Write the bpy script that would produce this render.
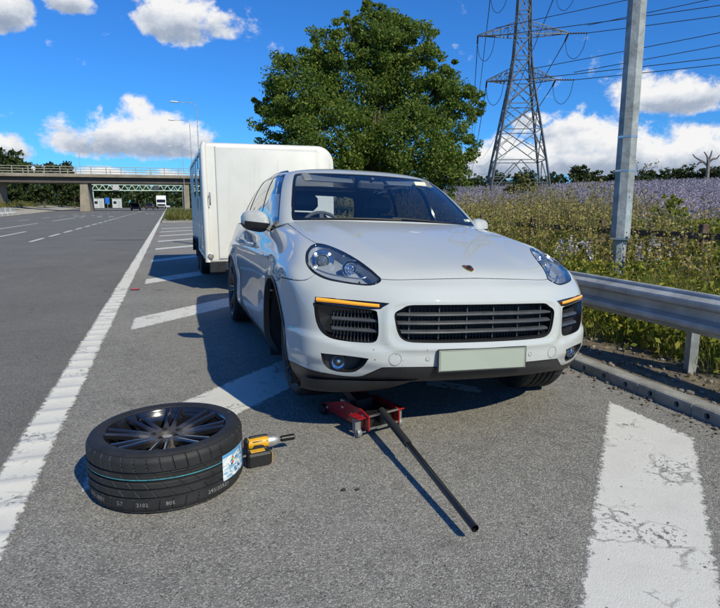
import bpy, bmesh, math, random
import numpy as np
from mathutils import Vector, Matrix, Euler
from mathutils.geometry import delaunay_2d_cdt
R = math.radians
PI = math.pi
scene = bpy.context.scene
COL = scene.collection
for o in list(bpy.data.objects): bpy.data.objects.remove(o)

# ------------------------------------------------------------------ camera
cam_d = bpy.data.cameras.new('camera'); cam = bpy.data.objects.new('camera', cam_d); COL.objects.link(cam)
cam_d.sensor_fit = 'HORIZONTAL'; cam_d.sensor_width = 36.0; cam_d.lens = 578.0/720*36
cam_d.shift_x = -12/720; cam_d.clip_start = .05; cam_d.clip_end = 9000
cam.location = (0, 0, 1.29); cam.rotation_euler = (R(90-9.8156), 0, R(-19.0867))
scene.camera = cam

# ------------------------------------------------------------------ sun
SUN_DIR = Vector((.43, -1.17, 1.0)).normalized()         # towards the sun
sun_d = bpy.data.lights.new('sun', 'SUN'); sun_d.energy = 4.7; sun_d.angle = R(.53); sun_d.color = (1, .94, .72)
sun = bpy.data.objects.new('sun', sun_d); COL.objects.link(sun); sun.location = (6, -16, 14)
sun.rotation_euler = (-SUN_DIR).to_track_quat('-Z', 'Y').to_euler()
SUN_EL = math.asin(SUN_DIR.z); SUN_AZ = math.atan2(SUN_DIR.x, SUN_DIR.y)

# ------------------------------------------------------------------ sky with cumulus
world = bpy.data.worlds.new('World'); scene.world = world; world.use_nodes = True
world.cycles.sampling_method = 'MANUAL'; world.cycles.sample_map_resolution = 256
class NT:
    """small node-graph helper"""
    def __init__(s, tree): s.t = tree; s.n = tree.nodes; s.l = tree.links
    def node(s, typ, **kw):
        n = s.n.new(typ)
        for k, v in kw.items():
            if k.startswith('i_'):
                key = k[2:].replace('_', ' ')
                s.put(n.inputs[key], v)
            else: setattr(n, k, v)
        return n
    def put(s, sock, v):
        if isinstance(v, bpy.types.NodeSocket): s.l.new(v, sock)
        elif hasattr(v, 'outputs'): s.l.new(v.outputs[0], sock)
        else:
            if sock.type == 'RGBA' and len(v) == 3: v = (*v, 1)
            sock.default_value = v
    def m(s, op, a, b=None, c=None, clamp=False):
        n = s.n.new('ShaderNodeMath'); n.operation = op; n.use_clamp = clamp
        for i, v in enumerate((a, b, c)):
            if v is not None: s.put(n.inputs[i], v)
        return n.outputs[0]
    def v(s, op, a, b=None):
        n = s.n.new('ShaderNodeVectorMath'); n.operation = op
        s.put(n.inputs[0], a)
        if b is not None: s.put(n.inputs[1], b)
        return n.outputs['Value'] if op in ('DOT_PRODUCT', 'LENGTH', 'DISTANCE') else n.outputs[0]
    def mix(s, f, a, b, blend='MIX'):
        n = s.n.new('ShaderNodeMix'); n.data_type = 'RGBA'; n.blend_type = blend; n.clamp_factor = True
        s.put(n.inputs[0], f); s.put(n.inputs[6], a); s.put(n.inputs[7], b)
        return n.outputs[2]
    def smooth(s, x, lo, hi, a=0.0, b=1.0):
        n = s.n.new('ShaderNodeMapRange'); n.interpolation_type = 'SMOOTHSTEP'
        s.put(n.inputs['Value'], x); n.inputs['From Min'].default_value = lo; n.inputs['From Max'].default_value = hi
        n.inputs['To Min'].default_value = a; n.inputs['To Max'].default_value = b
        return n.outputs[0]
    def noise(s, vec, scale, detail=2, rough=.5, dist=0):
        n = s.n.new('ShaderNodeTexNoise'); n.inputs['Scale'].default_value = scale; n.inputs['Detail'].default_value = detail
        n.inputs['Roughness'].default_value = rough; n.inputs['Distortion'].default_value = dist
        if vec is not None: s.put(n.inputs['Vector'], vec)
        return n.outputs[0]
    def ramp(s, f, stops, interp='LINEAR'):
        n = s.n.new('ShaderNodeValToRGB'); n.color_ramp.interpolation = interp
        e = n.color_ramp.elements
        while len(e) < len(stops): e.new(.5)
        for el, (p, c) in zip(e, stops): el.position = p; el.color = (*c, 1) if len(c) == 3 else c
        s.put(n.inputs[0], f); return n.outputs[0]

w = NT(world.node_tree); w.n.clear()
sky = w.node('ShaderNodeTexSky', sky_type='NISHITA', sun_disc=False, sun_elevation=SUN_EL, sun_rotation=SUN_AZ)
sky.altitude = 300; sky.air_density = 1.0; sky.dust_density = .1; sky.ozone_density = 2.0
hs = w.node('ShaderNodeMix', data_type='RGBA', blend_type='MULTIPLY'); hs.inputs[0].default_value = 1; w.put(hs.inputs[6], sky.outputs[0]); w.put(hs.inputs[7], (.22, .68, 1.30))
tc = w.node('ShaderNodeTexCoord')
dirv = tc.outputs['Generated']
sep = w.node('ShaderNodeSeparateXYZ', i_Vector=dirv)
az = w.m('DEGREES', w.m('ARCTAN2', sep.outputs[0], sep.outputs[1]))
el = w.m('DEGREES', w.m('ARCSINE', sep.outputs[2]))
cv = w.node('ShaderNodeCombineXYZ', i_X=az, i_Y=w.m('MULTIPLY', el, 1.25), i_Z=0.0).outputs[0]
n1 = w.noise(cv, .17, 6, .58, .5)
n2 = w.noise(cv, .5, 6, .66, 0)
# cumulus banks: azimuth, elevation, half-width, half-height, strength
CLOUDS = [(-2.0,5.5,8.2,3.1,1.05),(-8,6.6,1.9,1.3,.6),(-2.4,8.0,2.4,1.4,.6),
 (2.0,15.4,4.8,3.2,1.0),(-6.9,16,2.2,1.7,.9),(-11.8,14.6,2.4,3.0,.95),(-13,4.2,2.6,1.6,.9),(-3,2.4,11,.9,.6),
 (44.6,8.6,5.6,2.4,1.0),(39.5,6.0,6.5,3.0,1.0),(44,3.6,14,3.2,1.1),(31,3.6,6,2.8,.9),(34.5,7.4,2.2,1.0,.65)]
H = None; T = None
for (a, e, rx, ry, st) in CLOUDS:
    dx = w.m('DIVIDE', w.m('SUBTRACT', az, a), rx)
    ye = w.m('DIVIDE', w.m('SUBTRACT', el, e), ry)
    ye2 = w.m('MULTIPLY', ye, w.m('ADD', 1.0, w.m('MULTIPLY', w.m('LESS_THAN', ye, 0.0), .7)))
    q = w.m('SUBTRACT', 1.0, w.m('ADD', w.m('POWER', w.m('ABSOLUTE', dx), 2), w.m('POWER', w.m('ABSOLUTE', ye2), 2)))
    q = w.m('MULTIPLY', w.m('MAXIMUM', q, -.6), st)
    t = w.m('MULTIPLY', w.m('MAXIMUM', q, 0.0), ye)
    H = q if H is None else w.m('MAXIMUM', H, q)
    T = t if T is None else w.m('ADD', T, t)
# broken cumulus outside the view, unseen, thinned so that shadows get less fill
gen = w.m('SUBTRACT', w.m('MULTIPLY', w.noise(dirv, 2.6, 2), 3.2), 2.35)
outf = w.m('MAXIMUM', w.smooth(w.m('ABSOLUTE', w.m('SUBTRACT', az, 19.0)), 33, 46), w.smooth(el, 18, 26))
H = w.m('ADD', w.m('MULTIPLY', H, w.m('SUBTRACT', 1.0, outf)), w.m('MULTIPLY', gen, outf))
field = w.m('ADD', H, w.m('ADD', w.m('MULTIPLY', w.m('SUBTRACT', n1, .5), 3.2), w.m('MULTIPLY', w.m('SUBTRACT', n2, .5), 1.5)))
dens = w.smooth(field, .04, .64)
shade = w.m('ADD', w.m('MULTIPLY', T, 1.5), w.m('ADD', .52, w.m('ADD', w.m('MULTIPLY', w.m('SUBTRACT', n2, .5), 1.5), w.m('MULTIPLY', w.m('SUBTRACT', .9, field), .30))))
ccol = w.ramp(shade, [(0.0, (.28, .36, .50)), (.36, (.44, .51, .63)), (.64, (.72, .77, .85)), (.95, (1.0, 1.0, 1.0))])
bg1 = w.node('ShaderNodeBackground', i_Color=hs.outputs[2], i_Strength=.108)
bg2 = w.node('ShaderNodeBackground', i_Color=ccol, i_Strength=.92)
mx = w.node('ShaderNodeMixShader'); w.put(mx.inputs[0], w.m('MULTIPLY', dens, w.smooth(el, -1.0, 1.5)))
w.l.new(bg1.outputs[0], mx.inputs[1]); w.l.new(bg2.outputs[0], mx.inputs[2])
out = w.node('ShaderNodeOutputWorld'); w.l.new(mx.outputs[0], out.inputs[0])

scene.view_settings.view_transform = 'Standard'; scene.view_settings.look = 'None'
scene.view_settings.gamma = 1; scene.view_settings.exposure = 0.0; scene.view_settings.use_curve_mapping = False
scene.render.engine = 'CYCLES'; scene.cycles.max_bounces = 8; scene.cycles.transparent_max_bounces = 16
scene.cycles.use_denoising = True

# ------------------------------------------------------------------ helpers
def tag(o, label=None, cat=None, group=None, kind=None):
    if label: o['label'] = label
    if cat: o['category'] = cat
    if group: o['group'] = group
    if kind: o['kind'] = kind
    return o
def empty(name, loc=(0,0,0), rz=0, label=None, cat=None, group=None):
    o = bpy.data.objects.new(name, None); COL.objects.link(o); o.location = loc; o.rotation_euler = (0,0,rz)
    o.empty_display_size = .1
    return tag(o, label, cat, group)
def put(name, me, mat=None, parent=None, loc=None, rot=None):
    o = bpy.data.objects.new(name, me); COL.objects.link(o)
    if mat is not None and not me.materials: me.materials.append(mat)
    if parent is not None: o.parent = parent
    if loc is not None: o.location = loc
    if rot is not None: o.rotation_euler = rot
    return o
def mesh_np(name, V, F, smooth=False, normals=None):
    """V (n,3) array, F list of faces or (m,k) int array"""
    me = bpy.data.meshes.new(name); V = np.asarray(V, np.float32)
    if isinstance(F, np.ndarray):
        m, k = F.shape
        me.vertices.add(len(V)); me.vertices.foreach_set('co', V.ravel())
        me.loops.add(m*k); me.loops.foreach_set('vertex_index', F.astype(np.int32).ravel())
        me.polygons.add(m); me.polygons.foreach_set('loop_start', np.arange(0, m*k, k, dtype=np.int32))
        me.update(calc_edges=True)
    else: me.from_pydata(V.tolist(), [], F)
    if smooth: me.polygons.foreach_set('use_smooth', np.ones(len(me.polygons), bool))
    me.validate()
    if normals is not None: me.normals_split_custom_set_from_vertices([tuple(n) for n in np.asarray(normals, float)])
    me.update(); return me
def rotm(rx=0, ry=0, rz=0): return np.array(Euler((rx, ry, rz)).to_matrix())
class MB:
    """collects shapes into one mesh"""
    def __init__(s): s.V = []; s.F = []; s.n = 0
    def add(s, V, F, M=None, t=None):
        V = np.asarray(V, float).reshape(-1, 3)
        if M is not None: V = V @ np.asarray(M).T
        if t is not None: V = V + np.asarray(t, float)
        s.V.append(V); s.F += [tuple(int(i)+s.n for i in f) for f in F]; s.n += len(V); return s
    def box(s, c, d, M=None, bev=0.0):
        x, y, z = np.array(d)/2.0
        if bev <= 0:
            V = [(-x,-y,-z),(x,-y,-z),(x,y,-z),(-x,y,-z),(-x,-y,z),(x,-y,z),(x,y,z),(-x,y,z)]
            return s.add(V, [(0,3,2,1),(4,5,6,7),(0,1,5,4),(1,2,6,5),(2,3,7,6),(3,0,4,7)], M, c)
        b = min(bev, x*.99, y*.99, z*.99); V = []; idx = {}
        for sx in (-1,1):
            for sy in (-1,1):
                for sz in (-1,1):
                    for ax in range(3):
                        p = [sx*(x-b), sy*(y-b), sz*(z-b)]; p[ax] += (sx,sy,sz)[ax]*b
                        idx[(sx,sy,sz,ax)] = len(V); V.append(p)
        F = []
        def q(ks): 
            P_ = np.array([V[idx[k]] for k in ks]); n = np.cross(P_[1]-P_[0], P_[2]-P_[0])
            f = [idx[k] for k in ks]
            F.append(tuple(f) if n @ P_.mean(0) > 0 else tuple(f[::-1]))
        for ax in range(3):
            o1, o2 = [i for i in range(3) if i != ax]
            for sg in (-1,1):
                ks = []
                for a, b2 in ((-1,-1),(1,-1),(1,1),(-1,1)):
                    k = [0,0,0]; k[ax] = sg; k[o1] = a; k[o2] = b2; ks.append((*k, ax))
                q(ks)
            for a in (-1,1):
                for b2 in (-1,1):
                    k0 = [0,0,0]; k0[o1] = a; k0[o2] = b2; k1 = k0[:]; k0[ax] = -1; k1[ax] = 1
                    q([(*k0,o1),(*k1,o1),(*k1,o2),(*k0,o2)])
        for sx in (-1,1):
            for sy in (-1,1):
                for sz in (-1,1): q([(sx,sy,sz,0),(sx,sy,sz,1),(sx,sy,sz,2)])
        return s.add(V, F, M, c)
    def bar(s, a, b, w, h=None, up=(0,0,1)):
        a, b = np.array(a, float), np.array(b, float); d = b-a; L = np.linalg.norm(d)
        if L < 1e-9: return s
        d = d/L; u = np.array(up, float); x = np.cross(d, u)
        if np.linalg.norm(x) < 1e-3: x = np.cross(d, (1.,0,0))
        x /= np.linalg.norm(x); z = np.cross(x, d); h = h or w
        return s.box((a+b)/2, (w, L, h), np.stack([x, d, z], 1))
    def tube(s, pts, r, n=8, cap=True):
        P_ = np.array(pts, float); m = len(P_); r = np.broadcast_to(np.array(r, float), (m,))
        T_ = np.gradient(P_, axis=0); T_ /= np.linalg.norm(T_, axis=1, keepdims=True)+1e-12
        ref = np.array([0,0,1.]) if abs(T_[0][2]) < .9 else np.array([1.,0,0])
        V = []
        for k in range(m):
            x = np.cross(T_[k], ref); x /= np.linalg.norm(x); ref = np.cross(x, T_[k])
            a = np.arange(n)*2*PI/n
            V.append(P_[k] + r[k]*(np.cos(a)[:,None]*x + np.sin(a)[:,None]*ref))
        V = np.concatenate(V); F = []
        for k in range(m-1):
            for i in range(n):
                j = (i+1) % n; F.append((k*n+i, k*n+j, (k+1)*n+j, (k+1)*n+i))
        if cap: F += [tuple(range(n))[::-1], tuple(range((m-1)*n, m*n))]
        return s.add(V, F)
    def lathe(s, prof, n=32, M=None, t=None, closed=False):
        """profile (r, z) about z"""
        a = np.arange(n)*2*PI/n; p = np.array(prof, float); m = len(p); V = []
        for r_, z_ in p: V.append(np.stack([r_*np.cos(a), r_*np.sin(a), np.full(n, z_)], 1))
        F = []
        for k in range(m if closed else m-1):
            k2 = (k+1) % m
            for i in range(n):
                j = (i+1) % n; F.append((k*n+i, k*n+j, k2*n+j, k2*n+i))
        return s.add(np.concatenate(V), F, M, t)
    def prism(s, poly, a, b, axis=2, M=None, t=None):
        """polygon in the two other axes, extruded from a to b along axis"""
        p = np.array(poly, float); n = len(p); o = [i for i in range(3) if i != axis]
        V = np.zeros((2*n, 3)); V[:n, o] = p; V[n:, o] = p; V[:n, axis] = a; V[n:, axis] = b
        F = [tuple(range(n))[::-1], tuple(range(n, 2*n))] + [(i, (i+1) % n, n+(i+1) % n, n+i) for i in range(n)]
        return s.add(V, F, M, t)
    def ball(s, c, r, n=10, m=6):
        r = np.broadcast_to(np.array(r, float), (3,)); V = []; F = []
        for k in range(m+1):
            ph = PI*k/m
            for i in range(n): V.append((math.sin(ph)*math.cos(2*PI*i/n), math.sin(ph)*math.sin(2*PI*i/n), math.cos(ph)))
        for k in range(m):
            for i in range(n): F.append((k*n+i, (k+1)*n+i, (k+1)*n+(i+1) % n, k*n+(i+1) % n))
        return s.add(np.array(V)*r, F, None, c)
    def mesh(s, name, smooth=False, fix=True, angle=None):
        V = np.concatenate(s.V) if s.V else np.zeros((0,3))
        me = bpy.data.meshes.new(name); me.from_pydata(V.tolist(), [], s.F)
        if fix:
            bm = bmesh.new(); bm.from_mesh(me); bmesh.ops.remove_doubles(bm, verts=bm.verts, dist=1e-6)
            bmesh.ops.recalc_face_normals(bm, faces=bm.faces); bm.to_mesh(me); bm.free()
        if smooth:
            me.polygons.foreach_set('use_smooth', np.ones(len(me.polygons), bool))
            try: me.set_sharp_from_angle(angle=angle or R(38))
            except Exception: pass
        me.update(); return me
    def build(s, name, mat, parent=None, smooth=False, loc=None, rot=None, angle=None):
        return put(name, s.mesh(name, smooth, angle=angle), mat, parent, loc, rot)
def copy_tree(o, parent=None, **kw):
    c = o.copy(); COL.objects.link(c)
    if parent is not None: c.parent = parent
    for ch in o.children: copy_tree(ch, c)
    for k, v in kw.items():
        if k in ('label', 'group', 'category'): c[k] = v
        else: setattr(c, k, v)
    return c
def crom(pts, closed=True, step=6):
    """Catmull-Rom through points"""
    p = np.array(pts, float); n = len(p); o = []
    rng = range(n) if closed else range(n-1)
    for i in rng:
        if closed: a, b, c, d = p[i-1], p[i], p[(i+1) % n], p[(i+2) % n]
        else: a, b, c, d = p[max(i-1,0)], p[i], p[i+1], p[min(i+2,n-1)]
        for t in np.arange(step)/step:
            o.append(.5*((2*b)+(-a+c)*t+(2*a-5*b+4*c-d)*t*t+(-a+3*b-3*c+d)*t**3))
    if not closed: o.append(p[-1])
    return np.array(o)

# ------------------------------------------------------------------ materials
MATS = {}
def mat(name, col=(.5,.5,.5), rough=.5, metal=0.0, coat=0.0, spec=.5, vary=0.0, vscale=6.0, bump=0.0, bscale=60.0, emit=None, estr=0.0, coord='Object'):
    if name in MATS: return MATS[name]
    m = bpy.data.materials.new(name); m.use_nodes = True; g = NT(m.node_tree); b = g.n['Principled BSDF']
    b.inputs['Roughness'].default_value = rough; b.inputs['Metallic'].default_value = metal
    b.inputs['Coat Weight'].default_value = coat; b.inputs['Coat Roughness'].default_value = .03
    b.inputs['Specular IOR Level'].default_value = spec
    tcn = g.node('ShaderNodeTexCoord')
    if vary > 0:
        nz = g.noise(tcn.outputs[coord], vscale, 6, .62)
        c0 = tuple(max(0, c*(1-vary)) for c in col); c1 = tuple(min(1, c*(1+vary)) for c in col)
        g.put(b.inputs['Base Color'], g.ramp(nz, [(.3, c0), (.7, c1)]))
        g.put(b.inputs['Roughness'], g.m('ADD', rough-.08, g.m('MULTIPLY', nz, .16)))
    else: b.inputs['Base Color'].default_value = (*col, 1)
    if bump > 0:
        bn = g.node('ShaderNodeBump', i_Strength=min(1, bump), i_Distance=.01, i_Height=g.noise(tcn.outputs[coord], bscale, 5, .6))
        g.put(b.inputs['Normal'], bn.outputs[0])
    if emit: b.inputs['Emission Color'].default_value = (*emit, 1); b.inputs['Emission Strength'].default_value = estr
    MATS[name] = m; return m
def glassy(name, tint, refl=1.0, ior=1.5, rough=0.0):
    """thin clear or tinted pane: transmits straight through, mirrors by Fresnel"""
    if name in MATS: return MATS[name]
    m = bpy.data.materials.new(name); m.use_nodes = True; g = NT(m.node_tree); g.n.clear()
    tr = g.node('ShaderNodeBsdfTransparent', i_Color=tint); gl = g.node('ShaderNodeBsdfGlossy', i_Color=(1,1,1), i_Roughness=rough)
    bf = g.node('ShaderNodeNewGeometry').outputs['Backfacing']      # a pane mirrors alike from both sides
    fr = g.node('ShaderNodeFresnel', i_IOR=g.m('ADD', g.m('MULTIPLY', bf, 1/ior-ior), ior)); mx_ = g.node('ShaderNodeMixShader')
    g.put(mx_.inputs[0], g.m('MULTIPLY', fr.outputs[0], refl, clamp=True)); g.l.new(tr.outputs[0], mx_.inputs[1]); g.l.new(gl.outputs[0], mx_.inputs[2])
    o = g.node('ShaderNodeOutputMaterial'); g.l.new(mx_.outputs[0], o.inputs[0]); MATS[name] = m; return m
def leafmat(name, stops, trans=.35, rough=.55):
    """foliage: colour differs from leaf to leaf"""
    m = bpy.data.materials.new(name); m.use_nodes = True; g = NT(m.node_tree); b = g.n['Principled BSDF']
    ge = g.node('ShaderNodeNewGeometry'); tcn = g.node('ShaderNodeTexCoord')
    f = g.m('ADD', g.m('MULTIPLY', ge.outputs['Random Per Island'], .75), g.m('MULTIPLY', g.noise(tcn.outputs['Object'], .8, 3), .3))
    c = g.ramp(f, [(.1+.8*i/(len(stops)-1), s_) for i, s_ in enumerate(stops)])
    g.put(b.inputs['Base Color'], c); b.inputs['Roughness'].default_value = rough; b.inputs['Specular IOR Level'].default_value = .3
    t = g.node('ShaderNodeBsdfTranslucent', i_Color=c); mx_ = g.node('ShaderNodeMixShader'); mx_.inputs[0].default_value = trans
    g.l.new(b.outputs[0], mx_.inputs[1]); g.l.new(t.outputs[0], mx_.inputs[2]); g.l.new(mx_.outputs[0], g.n['Material Output'].inputs[0])
    MATS[name] = m; return m

# ------------------------------------------------------------------ road surfaces
def asphalt_nodes(g, base, spread, light):
    P_ = g.node('ShaderNodeTexCoord').outputs['Object']
    vo = g.node('ShaderNodeTexVoronoi', i_Scale=165.0, i_Vector=P_); vo.feature = 'F1'
    sv = g.node('ShaderNodeSeparateColor', i_Color=vo.outputs['Color'])
    stone = g.smooth(sv.outputs[0], .50, 1.0)                   # pale chips among dark ones
    fine = g.noise(P_, 260, 3, .7); mid = g.noise(P_, 9, 5, .65); big = g.noise(P_, .55, 5, .6)
    f = g.m('ADD', g.m('MULTIPLY', fine, .55), g.m('ADD', g.m('MULTIPLY', mid, .35), g.m('MULTIPLY', big, .45)))
    c = g.ramp(f, [(.38, tuple(base*(1-spread)*k for k in (1.05, 1, .91))), (.95, tuple(base*(1+spread*1.25)*k for k in (1.06, 1.0, .89)))])
    c = g.mix(g.m('MULTIPLY', stone, .62), c, (light, light*.96, light*.86))
    dots = g.smooth(sv.outputs[1], .88, .95)
    c = g.mix(g.m('MULTIPLY', dots, .55), c, (.012, .012, .013))
    h = g.m('ADD', g.m('MULTIPLY', vo.outputs['Distance'], -1.0), g.m('MULTIPLY', fine, .5))
    return P_, c, h, big
def asphalt(name, base, spread, light, bump=.55):
    m = bpy.data.materials.new(name); m.use_nodes = True; g = NT(m.node_tree); b = g.n['Principled BSDF']
    P_, c, h, big = asphalt_nodes(g, base, spread, light)
    # fine crack lines
    ve = g.node('ShaderNodeTexVoronoi', i_Scale=.9, i_Vector=g.v('ADD', P_, g.v('MULTIPLY', g.node('ShaderNodeTexNoise', i_Vector=P_, i_Scale=3.0, i_Detail=5.0).outputs['Color'], (.5,.5,.5)))); ve.feature = 'DISTANCE_TO_EDGE'
    crack = g.m('MULTIPLY', g.smooth(ve.outputs[0], .004, .0), g.smooth(g.noise(P_, .7, 2), .52, .6))
    c = g.mix(g.m('MULTIPLY', crack, .75), c, (.012, .012, .012))
    oil = g.m('MULTIPLY', g.smooth(g.noise(P_, 1.7, 5, .6), .60, .74), g.smooth(g.noise(P_, 14, 4, .7), .35, .6)); c = g.mix(g.m('MULTIPLY', oil, .55), c, (.03, .029, .028))
    pale = g.smooth(g.noise(g.v('MULTIPLY', P_, (1.0, .25, 1.0)), 2.3, 6, .7), .54, .72); c = g.mix(g.m('MULTIPLY', pale, .14), c, (.36, .33, .28))
    g.put(b.inputs['Base Color'], c); b.inputs['Roughness'].default_value = .86; b.inputs['Specular IOR Level'].default_value = .3
    bn = g.node('ShaderNodeBump', i_Strength=bump, i_Distance=.006, i_Height=h); g.put(b.inputs['Normal'], bn.outputs[0])
    MATS[name] = m; return m
def paint(name, base, wear=.5, crackle=1.0):
    """thermoplastic road paint: chipped along its edges, crazed, asphalt showing through"""
    m = bpy.data.materials.new(name); m.use_nodes = True; g = NT(m.node_tree); b = g.n['Principled BSDF']
    P_, c, h, big = asphalt_nodes(g, base, .45, base*2.5)
    uv = g.node('ShaderNodeUVMap'); su = g.node('ShaderNodeSeparateXYZ', i_Vector=uv.outputs[0])
    ed = g.m('MINIMUM', su.outputs[0], su.outputs[1])             # metres to the nearest edge
    nz = g.noise(P_, 38, 6, .7); nb = g.noise(P_, 3.2, 4, .6)
    edge = g.smooth(g.m('ADD', ed, g.m('MULTIPLY', g.m('SUBTRACT', g.noise(P_, 26, 7, .8), .5), .15)), .020, .006)
    wob = g.v('ADD', P_, g.v('MULTIPLY', g.node('ShaderNodeTexNoise', i_Vector=P_, i_Scale=14.0, i_Detail=4.0).outputs['Color'], (.06,.06,.06)))
    ve = g.node('ShaderNodeTexVoronoi', i_Scale=7.0, i_Vector=wob); ve.feature = 'DISTANCE_TO_EDGE'
    zone = g.smooth(nb, .49, .63)
    cr = g.m('MULTIPLY', g.smooth(ve.outputs[0], .07, .01), g.m('MULTIPLY', zone, crackle))
    chips = g.m('MULTIPLY', g.smooth(g.m('ADD', nz, g.m('MULTIPLY', nb, .55)), .90-.1*wear, .97-.1*wear), g.smooth(nb, .45, .6))
    pits = g.smooth(g.noise(P_, 150, 2, .6), .74, .80)
    msk = g.m('MAXIMUM', g.m('MAXIMUM', edge, g.m('MULTIPLY', cr, .9)), g.m('MAXIMUM', chips, g.m('MULTIPLY', pits, .8)))
    white = g.ramp(g.m('ADD', g.m('MULTIPLY', nb, .6), g.m('MULTIPLY', nz, .4)), [(.3, (.55, .53, .48)), (.7, (.72, .70, .64))])
    g.put(b.inputs['Base Color'], g.mix(msk, white, c)); b.inputs['Roughness'].default_value = .7
    hh = g.m('ADD', g.m('MULTIPLY', g.m('SUBTRACT', 1.0, msk), .8), g.m('MULTIPLY', h, .4))
    bn = g.node('ShaderNodeBump', i_Strength=.5, i_Distance=.004, i_Height=hh); g.put(b.inputs['Normal'], bn.outputs[0])
    MATS[name] = m; return m
A_SH = asphalt('asphalt_shoulder', .175, .60, .50)
A_RD = asphalt('asphalt_carriageway', .128, .45, .28, .4)
P_SH = paint('paint_shoulder', .16, .30, .8); P_RD = paint('paint_carriageway', .128, .1, .3)

def sheet(name, x0, x1, y0, y1, z, m, nx=1, ny=1, kind='structure', fz=None, parent=None):
    xs = np.linspace(x0, x1, nx+1); ys = np.linspace(y0, y1, ny+1)
    X, Y = np.meshgrid(xs, ys, indexing='ij'); Z = np.full_like(X, z) if fz is None else fz(X, Y)+z
    V = np.stack([X, Y, Z], -1).reshape(-1, 3); i, j = np.meshgrid(np.arange(nx), np.arange(ny), indexing='ij')
    a = (i*(ny+1)+j).ravel(); F = np.stack([a, a+ny+1, a+ny+2, a+1], 1)
    o = put(name, mesh_np(name, V, F, fz is not None), m, parent)
    if kind and parent is None: o['kind'] = kind
    return o
road = sheet('carriageway', -30, -.74, -12, 420, 0.0, A_RD)
shoulder = sheet('hard_shoulder', -.74, 2.97, -12, 44, 0.0, A_SH)
verge_soil = mat('verge_soil', (.13, .105, .07), .95, vary=.5, vscale=9, bump=.8, bscale=30)
grassy = mat('grass_ground', (.085, .11, .03), .95, vary=.5, vscale=1.5, bump=.6, bscale=12)

def patch(name, quad, z, m, parent, nseg=1):
    """flat painted quad, uv = metres to the nearest long / short edge"""
    q = np.array(quad, float)
    me = bpy.data.meshes.new(name); V = [(p[0], p[1], z) for p in q]
    c = q.mean(0)
    bm = bmesh.new(); vs = [bm.verts.new(v) for v in V]; f = bm.faces.new(vs)
    if f.normal.z < 0: f.normal_flip()
    bm.normal_update()
    if f.normal.z < 0: bmesh.ops.reverse_faces(bm, faces=[f])
    # split into a grid so that the edge distance is carried exactly
    bmesh.ops.subdivide_edges(bm, edges=bm.edges[:], cuts=9, use_grid_fill=True)
    uvl = bm.loops.layers.uv.new('UVMap')
    def dl(p, a, b):
        d = b-a; d = d/np.linalg.norm(d); return abs((p-a)[0]*d[1]-(p-a)[1]*d[0])
    for fc in bm.faces:
        for lp in fc.loops:
            p = np.array(lp.vert.co[:2])
            lp[uvl].uv = (min(dl(p, q[0], q[1]), dl(p, q[2], q[3])), min(dl(p, q[1], q[2]), dl(p, q[3], q[0])))
    bm.to_mesh(me); bm.free(); return put(name, me, m, parent)
# diagonal hatching of the nose marking, right across the hard shoulder
for k, off in enumerate([-3.35, .28, 3.87, 7.5, 11.2, 14.95, 18.7, 22.4, 26.1, 29.8, 33.5]):
    x0, x1 = -.46, 2.70
    w_ = .70 if off < 12 else .62
    if k == 1: patch('hatch_stripe', [(-.46,-.92),(-.46,-.36),(2.70,2.98),(2.71,2.30)], .0005, P_SH, shoulder); continue
    patch('hatch_stripe', [(x0, x0+off-w_), (x0, x0+off), (x1, x1+off), (x1, x1+off-w_)], .0005, P_SH, shoulder)
patch('paint_remnant', [(1.66,3.66),(1.76,3.82),(2.02,3.50),(1.97,3.34)], .004, paint('paint_worn', .118, 1.4, 1.0), shoulder)
# edge line with raised ribs
def rib_line(x0, x1, y0, y1, name, parent, m, pitch=.25):
    V, F, U = [], [], []; y = y0; n = int((y1-y0)/pitch)
    for k in range(n):
        a = y0+k*pitch
        prof = [(0, .002), (.155, .002), (.165, .006), (.225, .006), (.235, .002)]
        for (dy, z) in prof: 
            wob = .004*math.sin(a*3.1)+.003*math.sin(a*11.7)
            V += [(x0+wob, a+dy, z), (x1+wob, a+dy, z)]; U += [a+dy]
    V += [(x0, y1, .004), (x1, y1, .004)]
    for k in range(len(V)//2-1): F.append((2*k, 2*k+1, 2*k+3, 2*k+2))
    V = np.array(V); mid = np.array(V); 
    # middle column so that the edge distance has its peak there
    W = []; 
    for k in range(len(V)//2): W += [V[2*k], (V[2*k]+V[2*k+1])/2, V[2*k+1]]
    F = []
    for k in range(len(W)//3-1): F += [(3*k, 3*k+1, 3*k+4, 3*k+3), (3*k+1, 3*k+2, 3*k+5, 3*k+4)]
    me = mesh_np(name, np.array(W), np.array(F))
    uvl = me.uv_layers.new(name='UVMap'); h = (x1-x0)/2
    for lp in me.loops: uvl.data[lp.index].uv = (h if lp.vertex_index % 3 == 1 else 0.0, 5.0)
    return put(name, me, m, parent)
rib_line(-.86, -.655, -3, 44, 'edge_line', road, P_SH)
patch('edge_line', [(-.86, 44), (-.86, 230), (-.66, 230), (-.66, 44)], .0015, P_RD, road)
def dashes(x, y0, y1, ln, gap, wd=.11, slope=0.0):
    y = y0
    while y < y1:
        a = x+slope*(y-y0); b = x+slope*(y+ln-y0)
        patch('lane_dash', [(a-wd/2, y), (b-wd/2, y+ln), (b+wd/2, y+ln), (a+wd/2, y)], .0015, P_RD, road)
        y += ln+gap
dashes(-4.62, 22.8, 150, 2.4, 1.1, .16)
dashes(-4.62, 3.0, 19, 2.0, 7.0, .11)
dashes(-6.5, 26, 32, 5.5, 9, .16); dashes(-8.5, 33, 52, 12, 5, .16); dashes(-11.2, 52, 130, 4, 5, .15)
dashes(-8.2, 62, 140, 3, 6, .15)
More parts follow.
